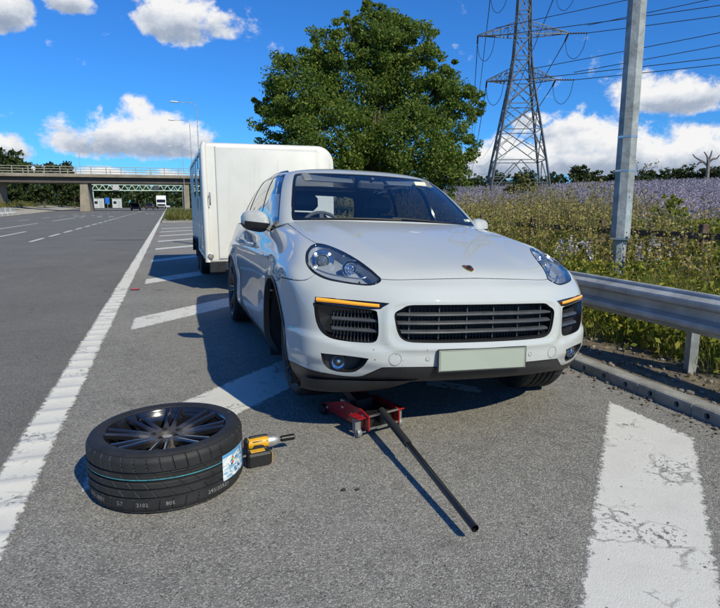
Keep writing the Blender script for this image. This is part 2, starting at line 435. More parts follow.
for (x, y) in ((-6.4, 78), (-6.4, 96), (-2.7, 110), (-9.8, 88)):     # lane arrows
    m_ = MB(); m_.add([(x-.09,y,.004),(x+.09,y,.004),(x+.09,y+3,.004),(x-.09,y+3,.004),(x-.45,y+2.8,.004),(x+.45,y+2.8,.004),(x,y+5,.004)], [(0,1,2,3),(4,5,6)])
    m_.build('lane_arrow', P_RD, road)
for (x, y) in ((-6.9, 66), (-5.8, 66), (-9.6, 70), (-8.9, 70), (-2.9, 84), (-2.2, 84)):   # slow-down lettering seen end on
    patch('road_letter', [(x-.25, y), (x-.25, y+1.6), (x+.25, y+1.6), (x+.25, y)], .0015, P_RD, road)
# tar repair band across the lane
tar = mat('tar', (.015,.015,.016), .55); s_ = MB(); s_.add([(-2.6,22.9,.003),(-.95,22.6,.003),(-.95,22.85,.003),(-2.6,23.1,.003)], [(0,1,2,3)]).build('tar_band', tar, road)

# ------------------------------------------------------------------ combined drainage kerb, stone by stone
conc = mat('kerb_concrete', (.26, .25, .225), .9, vary=.35, vscale=7, bump=.5, bscale=90)
dark = mat('black_void', (.006, .006, .006), .9)
def kerb_mesh():
    """one kerb block 0.44 m long with two round inlets, local x 0..0.15, y 0..0.437"""
    L = .437; h = .080; m_ = MB(); holes = [(.11, .038), (.328, .038)]; r_ = .021
    # front face with two real holes
    pts = [(0, 0), (L, 0), (L, h-.02), (0, h-.02)]; edges = [(0,1),(1,2),(2,3),(3,0)]
    rings = []
    for (cy, cz) in holes:
        b0 = len(pts); n = 14; rings.append((b0, n))
        pts += [(cy+r_*math.cos(2*PI*i/n), cz+r_*math.sin(2*PI*i/n)) for i in range(n)]
        edges += [(b0+i, b0+(i+1) % n) for i in range(n)]
    vs, es, fs, *_ = delaunay_2d_cdt([Vector(p) for p in pts], edges, [], 0, 1e-6)
    F = [f for f in fs if all(math.hypot(sum(vs[i][0] for i in f)/3-c[0], sum(vs[i][1] for i in f)/3-c[1]) > r_*.93 for c in holes)]
    m_.add([(0, v[0], v[1]) for v in vs], F)
    for b0, n in rings:
        V = [(0, *pts[b0+i]) for i in range(n)]+[(.025, *pts[b0+i]) for i in range(n)]
        m_.add(V, [(i, (i+1) % n, n+(i+1) % n, n+i) for i in range(n)])
    # top with rounded nose, back, ends
    pr = [(0, h-.02), (.006, h-.007), (.02, h), (.12, h), (.12, 0)]
    V = [(x, 0, z) for x, z in pr]+[(x, L, z) for x, z in pr]; n = len(pr)
    m_.add(V, [(i, i+1, n+i+1, n+i) for i in range(n-1)])
    for y in (0, L): m_.add([(0, y, 0)]+[(x, y, z) for x, z in pr], [tuple(range(6))])
    return m_.mesh('kerb_stone')
kerb = empty('kerb', (2.97, 0, 0)); kerb['kind'] = 'structure'
km = kerb_mesh(); km.materials.append(conc); rk = random.Random(4)
vb = MB().box((.065, 0, .036), (.07, 60, .062)); vb.build('drain_void', dark, kerb, loc=(0, 22, 0))
for k in range(110):
    put('kerb_stone', km, None, kerb, (rk.uniform(-.003, .003), -4+k*.44-.03, rk.uniform(-.003, .002)), (0, 0, rk.uniform(-.004, .004)))
# debris in the channel
rd = np.random.RandomState(3); m_ = MB()
for k in range(750):
    y = rd.uniform(.3, 7); x = 2.96-abs(rd.normal(0, .07))-.003; s = rd.uniform(.004, .016)*(.6 if rd.rand() < .7 else 1.2)
    m_.ball((x, y, s*.4), (s, s*rd.uniform(.6,1.3), s*.6), 5, 3)
o = m_.build('channel_grit', mat('grit', (.14,.12,.09), .95, vary=.6, vscale=40)); o['kind'] = 'stuff'; tag(o, 'loose grit and leaf litter lying along the kerb channel', 'grit')

# ------------------------------------------------------------------ terrain right of the kerb
def sst(x, a, b): t = np.clip((x-a)/(b-a), 0, 1); return t*t*(3-2*t)
def tz(X, Y):
    X = np.asarray(X, float); Y = np.asarray(Y, float)
    r = np.hypot(X, Y); k = sst(X, 8, 22)
    z = .06+.045*np.clip(X-8, 0, None)+.017*np.clip(Y, 0, None)*k
    z = np.minimum(z, .10+.036*160)-.012*np.clip(r-175, 0, None)
    return z + .03*np.sin(X*1.3+Y*.7)*sst(X, 3.6, 5) 
def vz(X, Y): return tz(X, Y)+0*X
verge = sheet('verge', 3.085, 12, -14, 60, 0, verge_soil, 60, 160, fz=lambda X, Y: tz(X, Y)+.012*np.sin(9*X+4*Y)*np.cos(7*Y-3*X)*sst(X, 3.2, 3.5))
bumpy = lambda X, Y: tz(X, Y)-.02
gcol = bpy.data.materials.new('field_ground'); gcol.use_nodes = True; g_ = NT(gcol.node_tree); b_ = g_.n['Principled BSDF']
P_ = g_.node('ShaderNodeTexCoord').outputs['Object']
f_ = g_.m('ADD', g_.m('MULTIPLY', g_.noise(P_, .35, 5, .7), .6), g_.m('MULTIPLY', g_.noise(P_, 4.5, 4, .7), .5))
g_.put(b_.inputs['Base Color'], g_.ramp(f_, [(.35, (.12,.11,.105)), (.52, (.20,.185,.205)), (.62, (.27,.25,.29)), (.78, (.19,.18,.12))])); b_.inputs['Roughness'].default_value = .95
field = sheet('field', 11, 330, -60, 330, 0, gcol, 110, 130, fz=bumpy)
ground = sheet('ground', -4000, 4000, -600, 6000, -.35, grassy)

# ------------------------------------------------------------------ the car: smooth spline surfaces cut into panels
def _net():
    Y=[0,.17,.34,.48,.60,.715,.815,.895]
    DR=[0,.004,.022,.057,.112,.182,.25,.34]
    X0=[.90,.935,.955,.962,.965,.962,.955,.935,.90]
    ZZ=[.26,.33,.40,.47,.55,.63,.71,.785,.845]
    G=np.zeros((24,15,3))
    for c in range(8):
        for r in range(9):
            s=[.955,.98,.995,1,1,1,1,.998,.985][r]
            k=[1.0,1,1,1,1,1,1,1.0,1.0][r]
            zz=ZZ[r]
            if r<3: zz=[[.34,.34,.338,.335,.325,.31,.295,.285],[.37,.37,.37,.367,.362,.35,.342,.335],[.412,.412,.412,.41,.408,.405,.402,.40]][r][c]
            G[c,r]=(X0[r]-DR[c]*k,Y[c]*s,zz)
    top={0:[(.845,0,.885),(.765,0,.938),(.50,0,1.008),(.2,0,1.078),(-.1,0,1.142),(-.42,0,1.197)],
     3:[(.785,.485,.873),(.705,.495,.925),(.47,.52,.998),(.17,.555,1.07),(-.13,.585,1.135),(-.46,.60,1.19)],
     5:[(.65,.69,.905),(.54,.695,.96),(.36,.715,1.022),(.1,.735,1.08),(-.2,.745,1.132),(-.52,.74,1.178)],
     7:[(.49,.862,.915),(.395,.843,.970),(.24,.825,1.028),(.02,.812,1.079),(-.25,.79,1.12),(-.56,.775,1.165)]}
    def mix(a,b,t): return [tuple(np.array(p)*(1-t)+np.array(q)*t) for p,q in zip(top[a],top[b])]
    top[1]=mix(0,3,.354); top[2]=mix(0,3,.70); top[4]=mix(3,5,.53); top[6]=mix(5,7,.56)
    # crown the front edge (plan curve of the bonnet tip)
    for c in (1,2):
        for j in range(6):
            p=list(top[c][j]); p[0]=top[0][j][0]-(top[0][j][0]-top[3][j][0])*[0,.12,.45][c]; top[c][j]=tuple(p)
    for c in range(8): 
        for j in range(6): G[c,9+j]=top[c][j]
    # side columns
    sx=[.43,.20,-.05,-.35,-.62,-1.0,-1.5,-2.0,-2.45,-2.9,-3.3]
    zs=[.25,.31,.38,.46,.55,.64,.72,.80,.87,.938]
    ys=[.885,.92,.935,.942,.946,.952,.958,.962,.958,.942]
    tops={0:[(.37,.92,.922),(.29,.89,.977),(.16,.86,1.027),(-.03,.832,1.071),(-.28,.817,1.112),(-.60,.80,1.15)],
     1:[(.17,.935,.935),(.10,.902,.985),(.02,.874,1.028),(-.12,.852,1.066),(-.33,.837,1.10),(-.64,.82,1.14)],
     2:[(-.06,.942,.94),(-.10,.912,.988),(-.16,.887,1.028),(-.26,.867,1.060),(-.42,.852,1.09),(-.68,.84,1.13)],
     3:[(-.36,.938,.943),(-.38,.915,.988),(-.41,.897,1.025),(-.47,.882,1.055),(-.57,.869,1.082),(-.74,.855,1.118)],
     4:[(-.62,.935,.945),(-.63,.917,.985),(-.65,.902,1.018),(-.68,.891,1.048),(-.72,.879,1.075),(-.80,.865,1.105)]}
    for k,x in enumerate(sx):
        c=8+k
        for r in range(10):
            yy=ys[r]
            if k==0: yy=yy*.995
            if k>=5: yy+= -.012*np.exp(-((zs[r]-.62)/.12)**2)
            if k>=9: yy+=.008
            zz=zs[r]
            G[c,r]=(x,yy,zz)
        if k in tops:
            for j in range(6): G[c,9+j]=tops[k][j]
            if k>=3: pass
        else:
            lift=[0,0,0,0,0,.006,.012,.02,.03,.045,.06][k]
            tl=[(.938,.943),(.921,.985),(.906,1.018),(.893,1.048),(.881,1.075),(.866,1.105)]
            for j in range(6): G[c,9+j]=(x,tl[j][0],tl[j][1]+lift*j/5)
    # rear end
    tail=[(-3.62,.93),(-3.80,.80),(-3.88,.55),(-3.92,.25),(-3.93,0.)]
    for k,(x,yf) in enumerate(tail):
        c=19+k
        for r in range(15):
            base=G[18,r]; z=base[2]
            G[c,r]=(x-.10*np.clip((z-.8)/.35,-1,1)*(-1 if z<.8 else 1)*0-.0 + (.10*np.clip((z-.75)/.4,0,1)), yf*base[1]/.96, z)
    return G
NET=_net()
def _ext(G):
    # ghost cols/rows ; u=0 and u=end mirrored in y, v linear
    a=G[1]*[1,-1,1]; b=G[-2]*[1,-1,1]
    E=np.concatenate([a[None],G,b[None]],0)
    lo=2*E[:,:1]-E[:,1:2]; hi=2*E[:,-1:]-E[:,-2:-1]
    return np.concatenate([lo,E,hi],1)
def _basis(t):
    return np.stack([(1-t)**3/6,(3*t**3-6*t**2+4)/6,(-3*t**3+3*t**2+3*t+1)/6,t**3/6],-1)
class BS:
    def __init__(s,G,it=2,lam=.8):
        s.n=G.shape[:2]; Q=G.copy(); s.E=_ext(Q)
        iu,iv=np.meshgrid(np.arange(s.n[0]),np.arange(s.n[1]),indexing='ij')
        for _ in range(it):
            d=G-s(iu.ravel(),iv.ravel()).reshape(G.shape); Q=Q+lam*d; s.E=_ext(Q)
    def __call__(s,u,v):
        u=np.asarray(u,float);v=np.asarray(v,float)
        i=np.clip(np.floor(u).astype(int),0,s.n[0]-2); j=np.clip(np.floor(v).astype(int),0,s.n[1]-2)
        bu=_basis(u-i); bv=_basis(v-j); o=0
        for a in range(4):
            for b in range(4): o=o+(bu[...,a]*bv[...,b])[...,None]*s.E[i+a,j+b]
        return o
    def nrm(s,u,v,h=1e-3):
        du=s(u+h,v)-s(u-h,v); dv=s(u,v+h)-s(u,v-h); n=np.cross(du,dv); return n/(np.linalg.norm(n,axis=-1,keepdims=True)+1e-12)

GH_NET = np.array([
 [(-.40,0,1.192),(-.56,0,1.303),(-.72,0,1.408),(-.88,0,1.503),(-1.03,0,1.580),(-1.2,0,1.634),(-1.45,0,1.662),(-1.60,0,1.672)],
 [(-.425,.30,1.190),(-.585,.29,1.30),(-.745,.28,1.405),(-.90,.27,1.50),(-1.05,.26,1.577),(-1.21,.25,1.632),(-1.46,.18,1.661),(-1.62,0,1.672)],
 [(-.475,.56,1.183),(-.635,.54,1.295),(-.80,.515,1.40),(-.955,.49,1.497),(-1.105,.465,1.575),(-1.26,.44,1.626),(-1.49,.28,1.659),(-1.65,0,1.672)],
 [(-.545,.752,1.170),(-.705,.725,1.285),(-.875,.69,1.395),(-1.035,.655,1.492),(-1.19,.615,1.570),(-1.33,.56,1.617),(-1.54,.34,1.657),(-1.70,0,1.673)],
 [(-.645,.835,1.145),(-.79,.805,1.258),(-.955,.77,1.37),(-1.12,.73,1.472),(-1.28,.68,1.555),(-1.40,.61,1.611),(-1.6,.36,1.657),(-1.75,0,1.674)],
 [(-.92,.868,1.112),(-1.01,.842,1.235),(-1.13,.808,1.355),(-1.27,.768,1.465),(-1.42,.71,1.558),(-1.52,.635,1.616),(-1.7,.375,1.66),(-1.88,0,1.676)],
 [(-1.5,.868,1.112),(-1.53,.843,1.235),(-1.57,.81,1.355),(-1.62,.77,1.467),(-1.68,.715,1.564),(-1.75,.64,1.624),(-1.9,.385,1.667),(-2.02,0,1.681)],
 [(-2.1,.868,1.122),(-2.1,.843,1.24),(-2.1,.81,1.36),(-2.1,.77,1.47),(-2.11,.715,1.568),(-2.12,.64,1.628),(-2.15,.385,1.668),(-2.18,0,1.681)],
 [(-2.7,.865,1.142),(-2.66,.838,1.25),(-2.62,.803,1.36),(-2.58,.76,1.468),(-2.55,.705,1.562),(-2.52,.63,1.62),(-2.42,.38,1.658),(-2.35,0,1.672)],
 [(-3.25,.84,1.165),(-3.17,.81,1.26),(-3.08,.77,1.36),(-3.0,.725,1.462),(-2.93,.67,1.55),(-2.85,.59,1.604),(-2.65,.35,1.644),(-2.5,0,1.66)],
 [(-3.62,.70,1.165),(-3.52,.675,1.26),(-3.41,.645,1.36),(-3.31,.61,1.46),(-3.21,.565,1.545),(-3.08,.49,1.596),(-2.8,.29,1.632),(-2.62,0,1.648)],
 [(-3.70,.36,1.165),(-3.60,.345,1.26),(-3.49,.33,1.36),(-3.39,.315,1.46),(-3.29,.295,1.546),(-3.15,.26,1.592),(-2.9,.16,1.622),(-2.70,0,1.64)],
 [(-3.72,0,1.165),(-3.62,0,1.26),(-3.51,0,1.36),(-3.41,0,1.46),(-3.31,0,1.547),(-3.18,0,1.59),(-2.95,0,1.615),(-2.75,0,1.636)]], float)

ARCHES = [(0.0, .40, .418), (-2.895, .385, .415)]
class Shell(BS):
    """spline surface plus small sculpted relief"""
    def relief(s, p): return p
    def __call__(s, u, v): return s.relief(BS.__call__(s, u, v))
class Body(Shell):
    ready = False
    def relief(s, p):
        if not s.ready: return p
        p = p.copy(); x, y, z = p[..., 0], p[..., 1], p[..., 2]
        ay_ = np.abs(y)
        # wheel-arch flares
        for cx_, cz_, r_ in ARCHES:
            d = np.hypot(x-cx_, z-cz_)
            f = .022*np.exp(-((d-r_)/.075)**2)*sst(ay_, .85, .92)*sst(z, .25, .40)
            p[..., 1] += np.sign(y)*f
        # shelf under the side intakes
        zl = .525+.05*sst(ay_, .62, .9)
        f = .020*(1/(1+np.exp(-(zl-z)/.007)))*sst(ay_, .40, .60)*sst(x, .30, .55)*sst(z, .40, .46)
        p[..., 0] += f*.8; p[..., 1] += np.sign(y)*f*.35
        # raised frame round the grille
        qy = np.clip((ay_-.36)/.14, 0, 9); qz = (z-.652)/.105
        d = (qy**4+np.abs(qz)**4)**.25
        p[..., 0] += .009*np.exp(-((d-1.18)/.17)**2)*sst(x, .7, .85)*sst(.90-z, .0, .06)
        # power dome of the bonnet
        p[..., 2] += .006*np.exp(-((ay_-.43-.12*sst(-x, -.7, .3))/.07)**2)*sst(z, .93, 1.0)*sst(x, -.55, -.2)*(ay_ < .72)
        # crisp shoulder crease along the doors
        p[..., 1] += np.sign(y)*.008*np.exp(-((z-.925)/.02)**2)*sst(-x, .3, .7)
        return p
BODY = Body(NET); BODY.ready = True
GH = Shell(GH_NET)

def cumlen(fn, n, other, ax):
    t = np.linspace(0, n-1, (n-1)*16+1); p = fn(t, np.full_like(t, other)) if ax == 0 else fn(np.full_like(t, other), t)
    return t, np.concatenate([[0], np.cumsum(np.linalg.norm(np.diff(p, axis=0), axis=1))])
def invert(fn, n, targets, ca, cb, urange, vrange):
    """(u,v) at which coordinates ca, cb take the target values"""
    uu, vv = np.meshgrid(np.linspace(*urange, 160), np.linspace(*vrange, 160), indexing='ij'); uu = uu.ravel(); vv = vv.ravel()
    S_ = fn(uu, vv)[:, [ca, cb]]; o = []
    for t in np.atleast_2d(targets):
        k = ((S_-t)**2).sum(1).argmin(); u, v = uu[k], vv[k]
        for _ in range(6):
            h = 1e-3; q = fn(np.array([u, u+h, u]), np.array([v, v, v+h]))[:, [ca, cb]]
            J = np.stack([(q[1]-q[0])/h, (q[2]-q[0])/h], 1); d = np.linalg.lstsq(J, t-q[0], rcond=None)[0]; d = np.clip(d, -.1, .1)
            u = min(max(u+d[0], urange[0]), urange[1]); v = min(max(v+d[1], vrange[0]), vrange[1])
        o.append((u, v))
    return np.array(o)
def inpoly(P_, poly):
    x, y = P_[:, 0], P_[:, 1]; c = np.zeros(len(P_), bool); q = np.asarray(poly); n = len(q); j = n-1
    for i in range(n):
        with np.errstate(divide='ignore', invalid='ignore'):
            c ^= ((q[i,1] > y) != (q[j,1] > y)) & (x < (q[j,0]-q[i,0])*(y-q[i,1])/(q[j,1]-q[i,1]+1e-15)+q[i,0])
        j = i
    return c
class Cut:
    """triangulates a spline shell so that panel outlines are real edges"""
    def __init__(s, fn, ugrid, vgrid, lines):
        s.fn = fn
        tu, lu = cumlen(fn, fn.n[0], 6 if fn.n[1] > 10 else 3, 0); tv, lv = cumlen(fn, fn.n[1], 3, 1)
        s.fu = lambda u: np.interp(u, tu, lu); s.fv = lambda v: np.interp(v, tv, lv)
        s.iu = lambda a: np.interp(a, lu, tu); s.iv = lambda b: np.interp(b, lv, tv)
        U, V = np.meshgrid(ugrid, vgrid, indexing='ij')
        pts = [(a, b) for a, b in zip(s.fu(U.ravel()), s.fv(V.ravel()))]; ed = []
        keep = np.ones(len(pts), bool); G = np.array(pts)
        edge = (U.ravel() == ugrid[0]) | (U.ravel() == ugrid[-1]) | (V.ravel() == vgrid[0]) | (V.ravel() == vgrid[-1])
        LL = []
        for (l, closed) in lines:
            l = np.asarray(l, float); q = np.stack([s.fu(l[:, 0]), s.fv(l[:, 1])], 1)
            e = [(i, i+1) for i in range(len(q)-1)]+([(len(q)-1, 0)] if closed else [])
            LL.append((q, e))
            for i in range(len(q)):
                d2 = ((G-q[i])**2).sum(1); keep &= (d2 > .006**2) | edge
        pts = [tuple(p) for p in G[keep]]
        for q, e in LL:
            b0 = len(pts); pts += [tuple(p) for p in q]; ed += [(b0+i, b0+j) for i, j in e]
        vs, es, fs, *_ = delaunay_2d_cdt([Vector(p) for p in pts], ed, [], 0, 1e-5)
        A = np.array([tuple(v) for v in vs]); s.uv = np.stack([s.iu(A[:, 0]), s.iv(A[:, 1])], 1)
        s.T = np.array([f for f in fs if len(f) == 3]); s.P = fn(s.uv[:, 0], s.uv[:, 1])
        h = 2e-3
        uc = np.clip(s.uv[:, 0], h, fn.n[0]-1-h); vc = np.clip(s.uv[:, 1], h, fn.n[1]-1-h)
        n = np.cross(fn(uc+h, vc)-fn(uc-h, vc), fn(uc, vc+h)-fn(uc, vc-h)); s.N = n/(np.linalg.norm(n, axis=1, keepdims=True)+1e-12)
        on0 = np.abs(s.P[:, 1]) < 1e-4; s.N[on0, 1] = 0; s.N /= np.linalg.norm(s.N, axis=1, keepdims=True)+1e-12
        s.cen = s.uv[s.T].mean(1); s.reg = np.full(len(s.T), '', dtype=object)
    def classify(s, regions):
        free = np.ones(len(s.T), bool)
        for name, test in regions:
            k = free & (inpoly(s.cen, test) if not callable(test) else test(s.cen)); s.reg[k] = name; free &= ~k
    def panel(s, name, region, m, parent, side=0, gap=.003, depth=.014, offset=0.0, flange=True, objname=None):
        """side +1 / -1: that half only; 0: both halves welded at the centre line"""
        T = s.T[np.isin(s.reg, region if isinstance(region, (list, tuple)) else [region])]
        if len(T) == 0: print('empty panel', name, region); return None
        ids, inv_ = np.unique(T, return_inverse=True); T = inv_.reshape(-1, 3)
        P_ = s.P[ids].copy(); N_ = s.N[ids].copy()
        if side <= 0:
            Pm = P_*[1,-1,1]; Nm = N_*[1,-1,1]; Tm = T[:, ::-1]
            if side < 0: P_, N_, T = Pm, Nm, Tm
            else:
                ctr = np.abs(P_[:, 1]) < 1e-4; n0 = len(P_); mp = np.where(ctr, np.arange(n0), n0+np.cumsum(~ctr)-1)
                P_ = np.concatenate([P_, Pm[~ctr]]); N_ = np.concatenate([N_, Nm[~ctr]]); T = np.concatenate([T, mp[Tm]])
        fn_ = np.cross(P_[T[:,1]]-P_[T[:,0]], P_[T[:,2]]-P_[T[:,0]])
        flip = (fn_*N_[T].sum(1)).sum(1) < 0; T[flip] = T[flip][:, ::-1]
        P_ = P_+N_*offset
        E_ = np.concatenate([T[:, [0,1]], T[:, [1,2]], T[:, [2,0]]]); key = np.sort(E_, 1); key = key[:,0].astype(np.int64)*10**7+key[:,1]
        uq, ix, cnt = np.unique(key, return_index=True, return_counts=True); B = E_[ix[cnt == 1]]
        d = P_[B[:,1]]-P_[B[:,0]]; nb = N_[B].mean(1); inw = np.cross(nb, d); inw /= np.linalg.norm(inw, axis=1, keepdims=True)+1e-12
        acc = np.zeros_like(P_); np.add.at(acc, B[:,0], inw); np.add.at(acc, B[:,1], inw)
        ln = np.linalg.norm(acc, axis=1, keepdims=True); P_ = P_+np.where(ln > 1e-6, acc/np.maximum(ln, 1e-6), 0)*gap
        V = P_; NN = N_; F = [tuple(t) for t in T]
        if flange and depth > 0:
            n0 = len(V); bi = np.unique(B); mp = {int(b): n0+i for i, b in enumerate(bi)}; n1 = n0+len(bi)
            a_ = np.where(ln > 1e-6, acc/np.maximum(ln, 1e-6), 0)
            V = np.concatenate([V, P_[bi], P_[bi]-N_[bi]*depth+a_[bi]*.002]); NN = np.concatenate([NN, -a_[bi], -a_[bi]])
            for a, b in B: F.append((mp[int(b)], mp[int(a)], mp[int(a)]+len(bi), mp[int(b)]+len(bi)))
        me = mesh_np(name, V, F, True, NN)
        s.last = (P_, B, N_)
        return put(objname or name, me, m, parent)

# ---- car materials
def carpaint(name, col):
    m = bpy.data.materials.new(name); m.use_nodes = True; g = NT(m.node_tree); b = g.n['Principled BSDF']
    P_ = g.node('ShaderNodeTexCoord').outputs['Object']
    sp = g.node('ShaderNodeTexVoronoi', i_Scale=26.0, i_Vector=P_); sc = g.node('ShaderNodeSeparateColor', i_Color=sp.outputs['Color'])
    sx = g.node('ShaderNodeSeparateXYZ', i_Vector=P_)
    fly = g.m('MULTIPLY', g.m('LESS_THAN', sp.outputs['Distance'], g.m('MULTIPLY', sc.outputs[1], .13)), g.m('GREATER_THAN', sc.outputs[0], .55))
    fly = g.m('MULTIPLY', fly, g.m('MULTIPLY', g.smooth(sx.outputs[0], .45, .75), g.smooth(sx.outputs[2], .95, .5)))   # flies on the nose
    film = g.noise(P_, 3.5, 6, .65)
    c = g.mix(g.smooth(film, .35, .75, .0, .10), (*col, 1), (col[0]*.72, col[1]*.71, col[2]*.66, 1))
    low = g.m('MULTIPLY', g.smooth(sx.outputs[2], .55, .25), g.smooth(g.noise(P_, 9, 6, .7), .4, .7))
    c = g.mix(g.m('MULTIPLY', low, .35), c, (.28,.25,.2,1))
    c = g.mix(g.m('MULTIPLY', fly, .8), c, (.09,.07,.05,1))
    g.put(b.inputs['Base Color'], c); b.inputs['Roughness'].default_value = .40; b.inputs['Coat Weight'].default_value = 1.0; b.inputs['Coat IOR'].default_value = 1.6
    g.put(b.inputs['Coat Roughness'], g.smooth(film, .3, .8, .01, .05)); b.inputs['Specular IOR Level'].default_value = .04
    MATS[name] = m; return m
WHITE = carpaint('car_paint_white', (.475, .495, .485))
BLK = mat('black_plastic', (.018,.018,.02), .42, vary=.25, vscale=14, bump=.12, bscale=300)
GLOSSBLK = mat('gloss_black', (.008,.008,.010), .12, coat=.6)
TRIM = mat('slat_grey', (.058,.062,.070), .36, vary=.2, vscale=20)
CHROME = mat('chrome', (.85,.86,.88), .06, metal=1)
SILVER = mat('silver_paint', (.55,.56,.58), .25, metal=.9)
UNDER = mat('underbody', (.012,.012,.013), .8, vary=.4, vscale=10)
LENS = glassy('headlight_lens', (.93,.95,.97), 1.0, 1.5)
WSCREEN = glassy('windscreen_glass', (.84,.89,.92), 1.8, 1.52)
SIDEGL = glassy('side_glass', (.20,.23,.25), 1.3, 1.55)
AMBER = mat('amber_lamp', (.9,.38,.02), .2, coat=1, emit=(1,.36,.02), estr=.38)

CAR_T = Vector((1.533, 3.600, -.025)); CAR_R = Euler((-.0416, -.0309, -1.5804), 'XYZ')
car = empty('car', CAR_T, label='white sport utility car jacked up at one front corner, amber side lamps lit', cat='car')
car.rotation_euler = CAR_R

# ---- outlines in the shell's own (u, v)
HL = crom([(7.09,9.75),(6.95,10.47),(6.41,11.0),(5.65,11.31),(5.04,11.36),(4.57,11.21),(4.15,10.89),(3.84,10.49),(3.62,10.02),(3.46,9.59),(3.33,8.95),(3.62,8.32),(3.99,8.05),(4.49,8.05),(5.14,8.14),(5.78,8.28),(6.26,8.51),(6.66,8.80),(6.95,9.2)], True, 4)
IND = np.array([(6.46,6.80),(5.5,6.80),(4.62,6.74),(3.8,6.70),(3.25,6.68),(3.60,6.30),(4.06,6.22),(5.0,6.28),(5.8,6.38),(6.44,6.46)])
INT = crom([(6.50,6.40),(5.6,6.32),(5.0,6.24),(4.3,6.17),(3.82,6.12),(3.74,5.9),(3.70,5.2),(3.71,4.5),(3.86,4.12),(4.41,4.05),(5.08,4.08),(5.65,4.2),(6.05,4.48),(6.29,4.87),(6.44,5.46),(6.50,6.1)], True, 4)
FOGP = crom([(6.06,3.04),(5.98,3.08),(4.98,3.07),(4.12,2.99),(4.08,2.9),(4.31,2.2),(4.64,1.66),(5.14,1.58),(5.68,1.80),(5.94,2.25)], True, 4)
GRh = crom([(0,6.60),(1.0,6.60),(2.0,6.58),(2.50,6.53),(2.76,6.30),(3.02,5.98),(2.99,5.34),(2.90,4.77),(2.74,4.40),(2.45,4.22),(1.8,4.17),(.9,4.15),(0,4.15)], False, 14)
BL = crom([(8.2,1.98),(7.9,1.95),(7.34,1.75),(6.69,1.50),(5.83,1.32),(4.91,1.05),(4.38,1.05),(4.02,1.5),(3.58,2.13),(3.37,2.28),(2.47,2.33),(1.2,2.33),(0,2.33)], False, 4)
HOODL = np.concatenate([crom([(0,9.10),(1,9.10),(2,9.08),(2.6,9.06),(2.97,9.03),(3.30,8.97)], False, 5), crom([(3.42,9.4),(3.62,10.02),(3.84,10.49),(4.15,10.89),(4.57,11.21),(5.04,11.36),(5.45,11.40),(5.75,11.62),(6.15,12.05),(6.5,12.6),(6.85,13.2),(7.15,13.72),(7.2,14)], False, 4)])
BUMPL = np.concatenate([crom([(6.45,8.62),(6.67,8.39),(6.98,8.11),(7.42,7.87),(7.99,7.69),(8.35,7.63)], False, 4)])
def side_uv(pts, ur=(7.6, 19.5), vr=(0, 14)): return invert(BODY, None, np.array(pts), 0, 2, ur, vr)
arch_f = side_uv([(.0+.418*math.cos(a), .40+.418*math.sin(a)) for a in np.linspace(R(-24), R(204), 44)])
arch_r = side_uv([(-2.895+.415*math.cos(a), .385+.415*math.sin(a)) for a in np.linspace(R(-22), R(202), 40)])
arch_f = np.concatenate([[(arch_f[0,0],0)], arch_f, [(arch_f[-1,0],0)]]); arch_r = np.concatenate([[(arch_r[0,0],0)], arch_r, [(arch_r[-1,0],0)]])
def door_line(x0, x1): 
    zz = np.linspace(.335, 1.098, 26); return side_uv([(x0+(x1-x0)*((z-.335)/.76)**1.4, z) for z in zz])
dl1 = door_line(-.60, -.66); dl2 = door_line(-1.66, -1.68); dl3 = door_line(-2.36, -2.52)
dl3 = side_uv([(-2.34, .335), (-2.37,.42), (-2.40,.5), (-2.44,.6), (-2.50,.7), (-2.58,.78), (-2.66,.86), (-2.70,.95), (-2.70,1.02), (-2.68,1.10)])
sill = side_uv([(x, .335) for x in np.linspace(-.42, -2.47, 30)])
for q in (dl1, dl2, dl3): q[-1, 1] = 14
ug = np.concatenate([np.arange(0, 8, .125), np.arange(8, 13, .12), np.arange(13, 19, .2), np.arange(19, 23.01, .25)]); ug[-1] = 23
vg = np.concatenate([np.arange(0, 9, .2), np.arange(9, 11, .125), np.arange(11, 14.001, .1)]); vg[-1] = 14
cut = Cut(BODY, ug, vg, [(HL, True), (IND, True), (INT, True), (FOGP, True), (GRh, False), (BL, False), (HOODL, False), (BUMPL, False), (arch_f, False), (arch_r, False), (dl1, False), (dl2, False), (dl3, False), (sill, False)])
poly_hood = np.concatenate([HOODL, [(0, 14.1)]]); poly_hood[0] = (-.01, 9.10)
poly_gr = np.concatenate([[(-.01, 6.60)], GRh, [(-.01, 4.15)]])
poly_bl = np.concatenate([BL, [(-.01, 2.33), (-.01, -.1), (8.2, -.1)]])
ub = float(BUMPL[-1, 0])
poly_bump = np.concatenate([[(-.01, -.1), (-.01, 9.4)], [(3.3, 9.3)], [(6.45, 8.9)], BUMPL, [(ub+.3, 7.6), (9.2, 7.2), (9.2, -.1)]])
poly_fend = np.concatenate([[(7.3, 14.2)], [(5.2, 14.2), (3, 11), (3.3, 8.0), (9, 7.0), (9, -.1)], [(dl1[0,0], -.1)], dl1, [(dl1[-1,0], 14.2)]])
def band(a, b): return np.concatenate([a, [(a[-1,0], 14.2)], [(b[-1,0], 14.2)], b[::-1]])
poly_fd = band(dl1, dl2); poly_rd = band(dl2, dl3)
